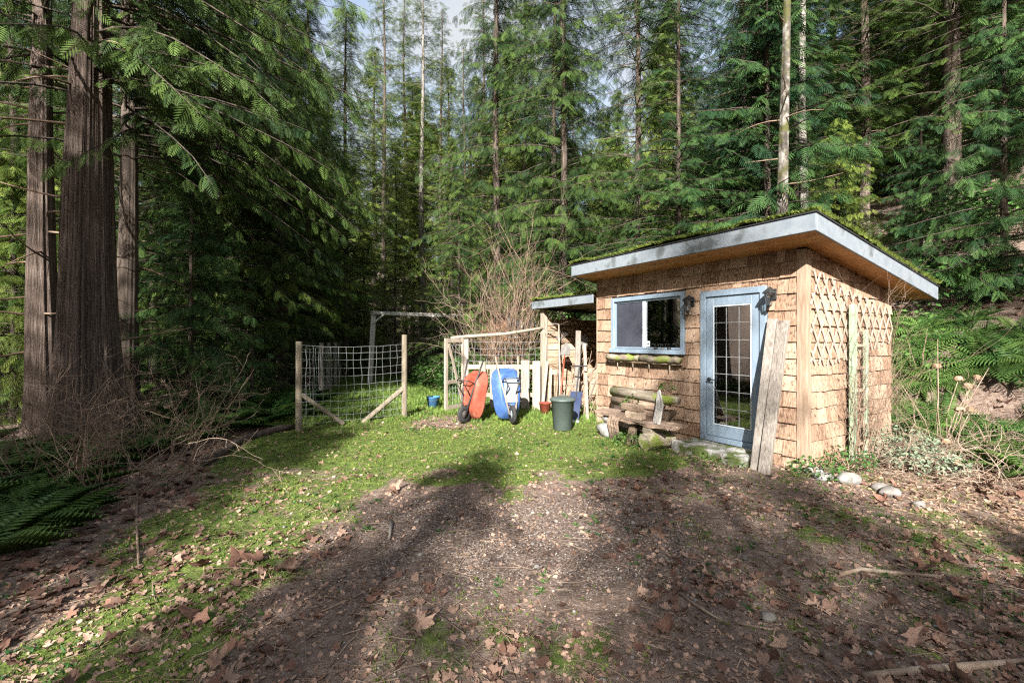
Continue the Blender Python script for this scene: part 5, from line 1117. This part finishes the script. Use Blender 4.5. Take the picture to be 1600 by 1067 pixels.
# pebbles and gravel
PEB = [blob(MB(), (0, 0, 0), (1, .8, .6), k*2.1, 5).mesh('pebble', M['pebble'], True) for k in range(5)]
X, Y = scatter(110, lambda X, Y: np.clip(.35+masks(X, Y)[1]-.3*masks(X, Y)[0], .05, 1)*(np.abs(X) < Y*1.1), x0=-4, x1=5, y0=1.6, y1=5); Z = gz(X, Y)
for x, y, z in zip(X, Y, Z):
    o = link('pebble', random.choice(PEB), ground); s = random.choice([.008, .009, .011, .013, .016, .022]); o.location = (x, y, z+s*.25); o.scale = (s,)*3; o.rotation_euler = (0, 0, random.uniform(0, 6))
o = link('pebble', PEB[1], ground); p = G(1200, 970); o.location = (p.x, p.y, gz(p.x, p.y)+.015); o.scale = (.045, .05, .045)
oct_ = (np.array([(1, 0, 0), (0, 1, 0), (-1, 0, 0), (0, -1, 0), (0, 0, .7), (0, 0, -.7)]), np.array([(0, 1, 4), (1, 2, 4), (2, 3, 4), (3, 0, 4)]))
X, Y = scatter(9000, lambda X, Y: np.clip(masks(X, Y)[1]+.06, 0, 1), x0=-4, x1=5, y0=1.5, y1=6.5); n = len(X); a = rng.random(n)*6.283
v, t, tt = place(oct_, np.stack([X, Y, gz(X, Y)+.001], 1), np.stack([np.cos(a), np.sin(a), rng.normal(0, .3, n)], 1), np.tile([0, 0, 1.], (n, 1))+rng.normal(0, .3, (n, 3)), rng.uniform(.003, .0085, n), rng.random(n))
gm = leafmat('gravel_grain', (.06, .045, .038), (.36, .31, .27), 0, .9, 0)
tag(link('gravel', np_mesh('gravel', v, t, [gm], None, {'tint': tt**1.6})), 'fine pale gravel over the bare earth in the clearing', 'gravel', kind='stuff')
# twigs
def twig_np(n, dens, lo, hi, r, **kw):
    X, Y = scatter(n, dens, **kw); paths = []
    for x, y in zip(X, Y):
        a = rng.random()*6.283; L = rng.uniform(lo, hi); t = np.linspace(-.5, .5, 5); b_ = rng.normal(0, .35)
        xx = x+L*(t*math.cos(a)-b_*t*t*math.sin(a)); yy = y+L*(t*math.sin(a)+b_*t*t*math.cos(a)); paths.append((np.stack([xx, yy, gz(xx, yy)+r+.004+rng.random()*.008], 1), np.linspace(r, r*.5, 5)))
    return tubes_np(paths, 4)
v, t = twig_np(900, lambda X, Y: np.clip(.5-.2*masks(X, Y)[0], .1, 1), .06, .28, .0022, x0=-4.5, x1=6, y0=1.5, y1=6.5)
o = link('twig_litter', np_mesh('twig_litter', v, t, [M['twig']]), ground); o['kind'] = 'stuff'
v, t = twig_np(480, lambda X, Y: np.clip(.5-.2*masks(X, Y)[0], .1, 1), .1, .40, .0034, x0=-4.5, x1=6, y0=1.5, y1=6.5)
o = link('twig_litter', np_mesh('twig_litter', v, t, [M['twigpale']]), ground); o['kind'] = 'stuff'
def stick(name, pxs, r, mat, label, cat_, flat=1):
    P = []
    for (px, py) in pxs: p = G(px, py); P.append(Vector((p.x, p.y, float(gz(p.x, p.y))+r*.8)))
    o0 = P[0].copy(); mb = MB(); mb.tube([p-o0 for p in P], [r]*(len(P)-1)+[r*.5], 7, wob=.15); o = mb.build(name, M[mat], None, True); o.location = o0; tag(o, label, cat_)
stick('fallen_stick', ((1312, 902), (1345, 896), (1400, 902), (1476, 905)), .014, 'twigpale', 'pale split branch lying on leaves in front of the shed', 'branch')
stick('fallen_stick', ((1152, 978), (1200, 986), (1300, 992)), .006, 'twigpale', 'thin curved stick beside the white pebble', 'stick')
stick('fallen_stick', ((1350, 1062), (1450, 1052), (1530, 1047), (1610, 1036)), .018, 'twigpale', 'long pale fallen branch at the edge of the leaf litter', 'branch')
stick('fallen_stick', ((1062, 930), (1090, 950), (1128, 975)), .010, 'twigpale', 'short pale wood splinter among brown leaves', 'stick')
stick('fallen_stick', ((612, 815), (608, 842)), .018, 'oldwood', 'flat grey wood chip on the gravel', 'wood chip')
stick('fallen_stick', ((500, 952), (545, 935), (590, 910)), .005, 'twigpale', 'thin curved pale twig on the mossy ground', 'stick')
stick('fallen_stick', ((215, 760), (213, 800), (216, 888)), .012, 'twig', 'thin grey stick poking out beside the twiggy bush', 'stick')
stick('fallen_log', ((320, 725), (380, 690), (440, 672), (462, 668)), .06, 'barkdark', 'dark rotting log along the left edge of the lawn', 'log')
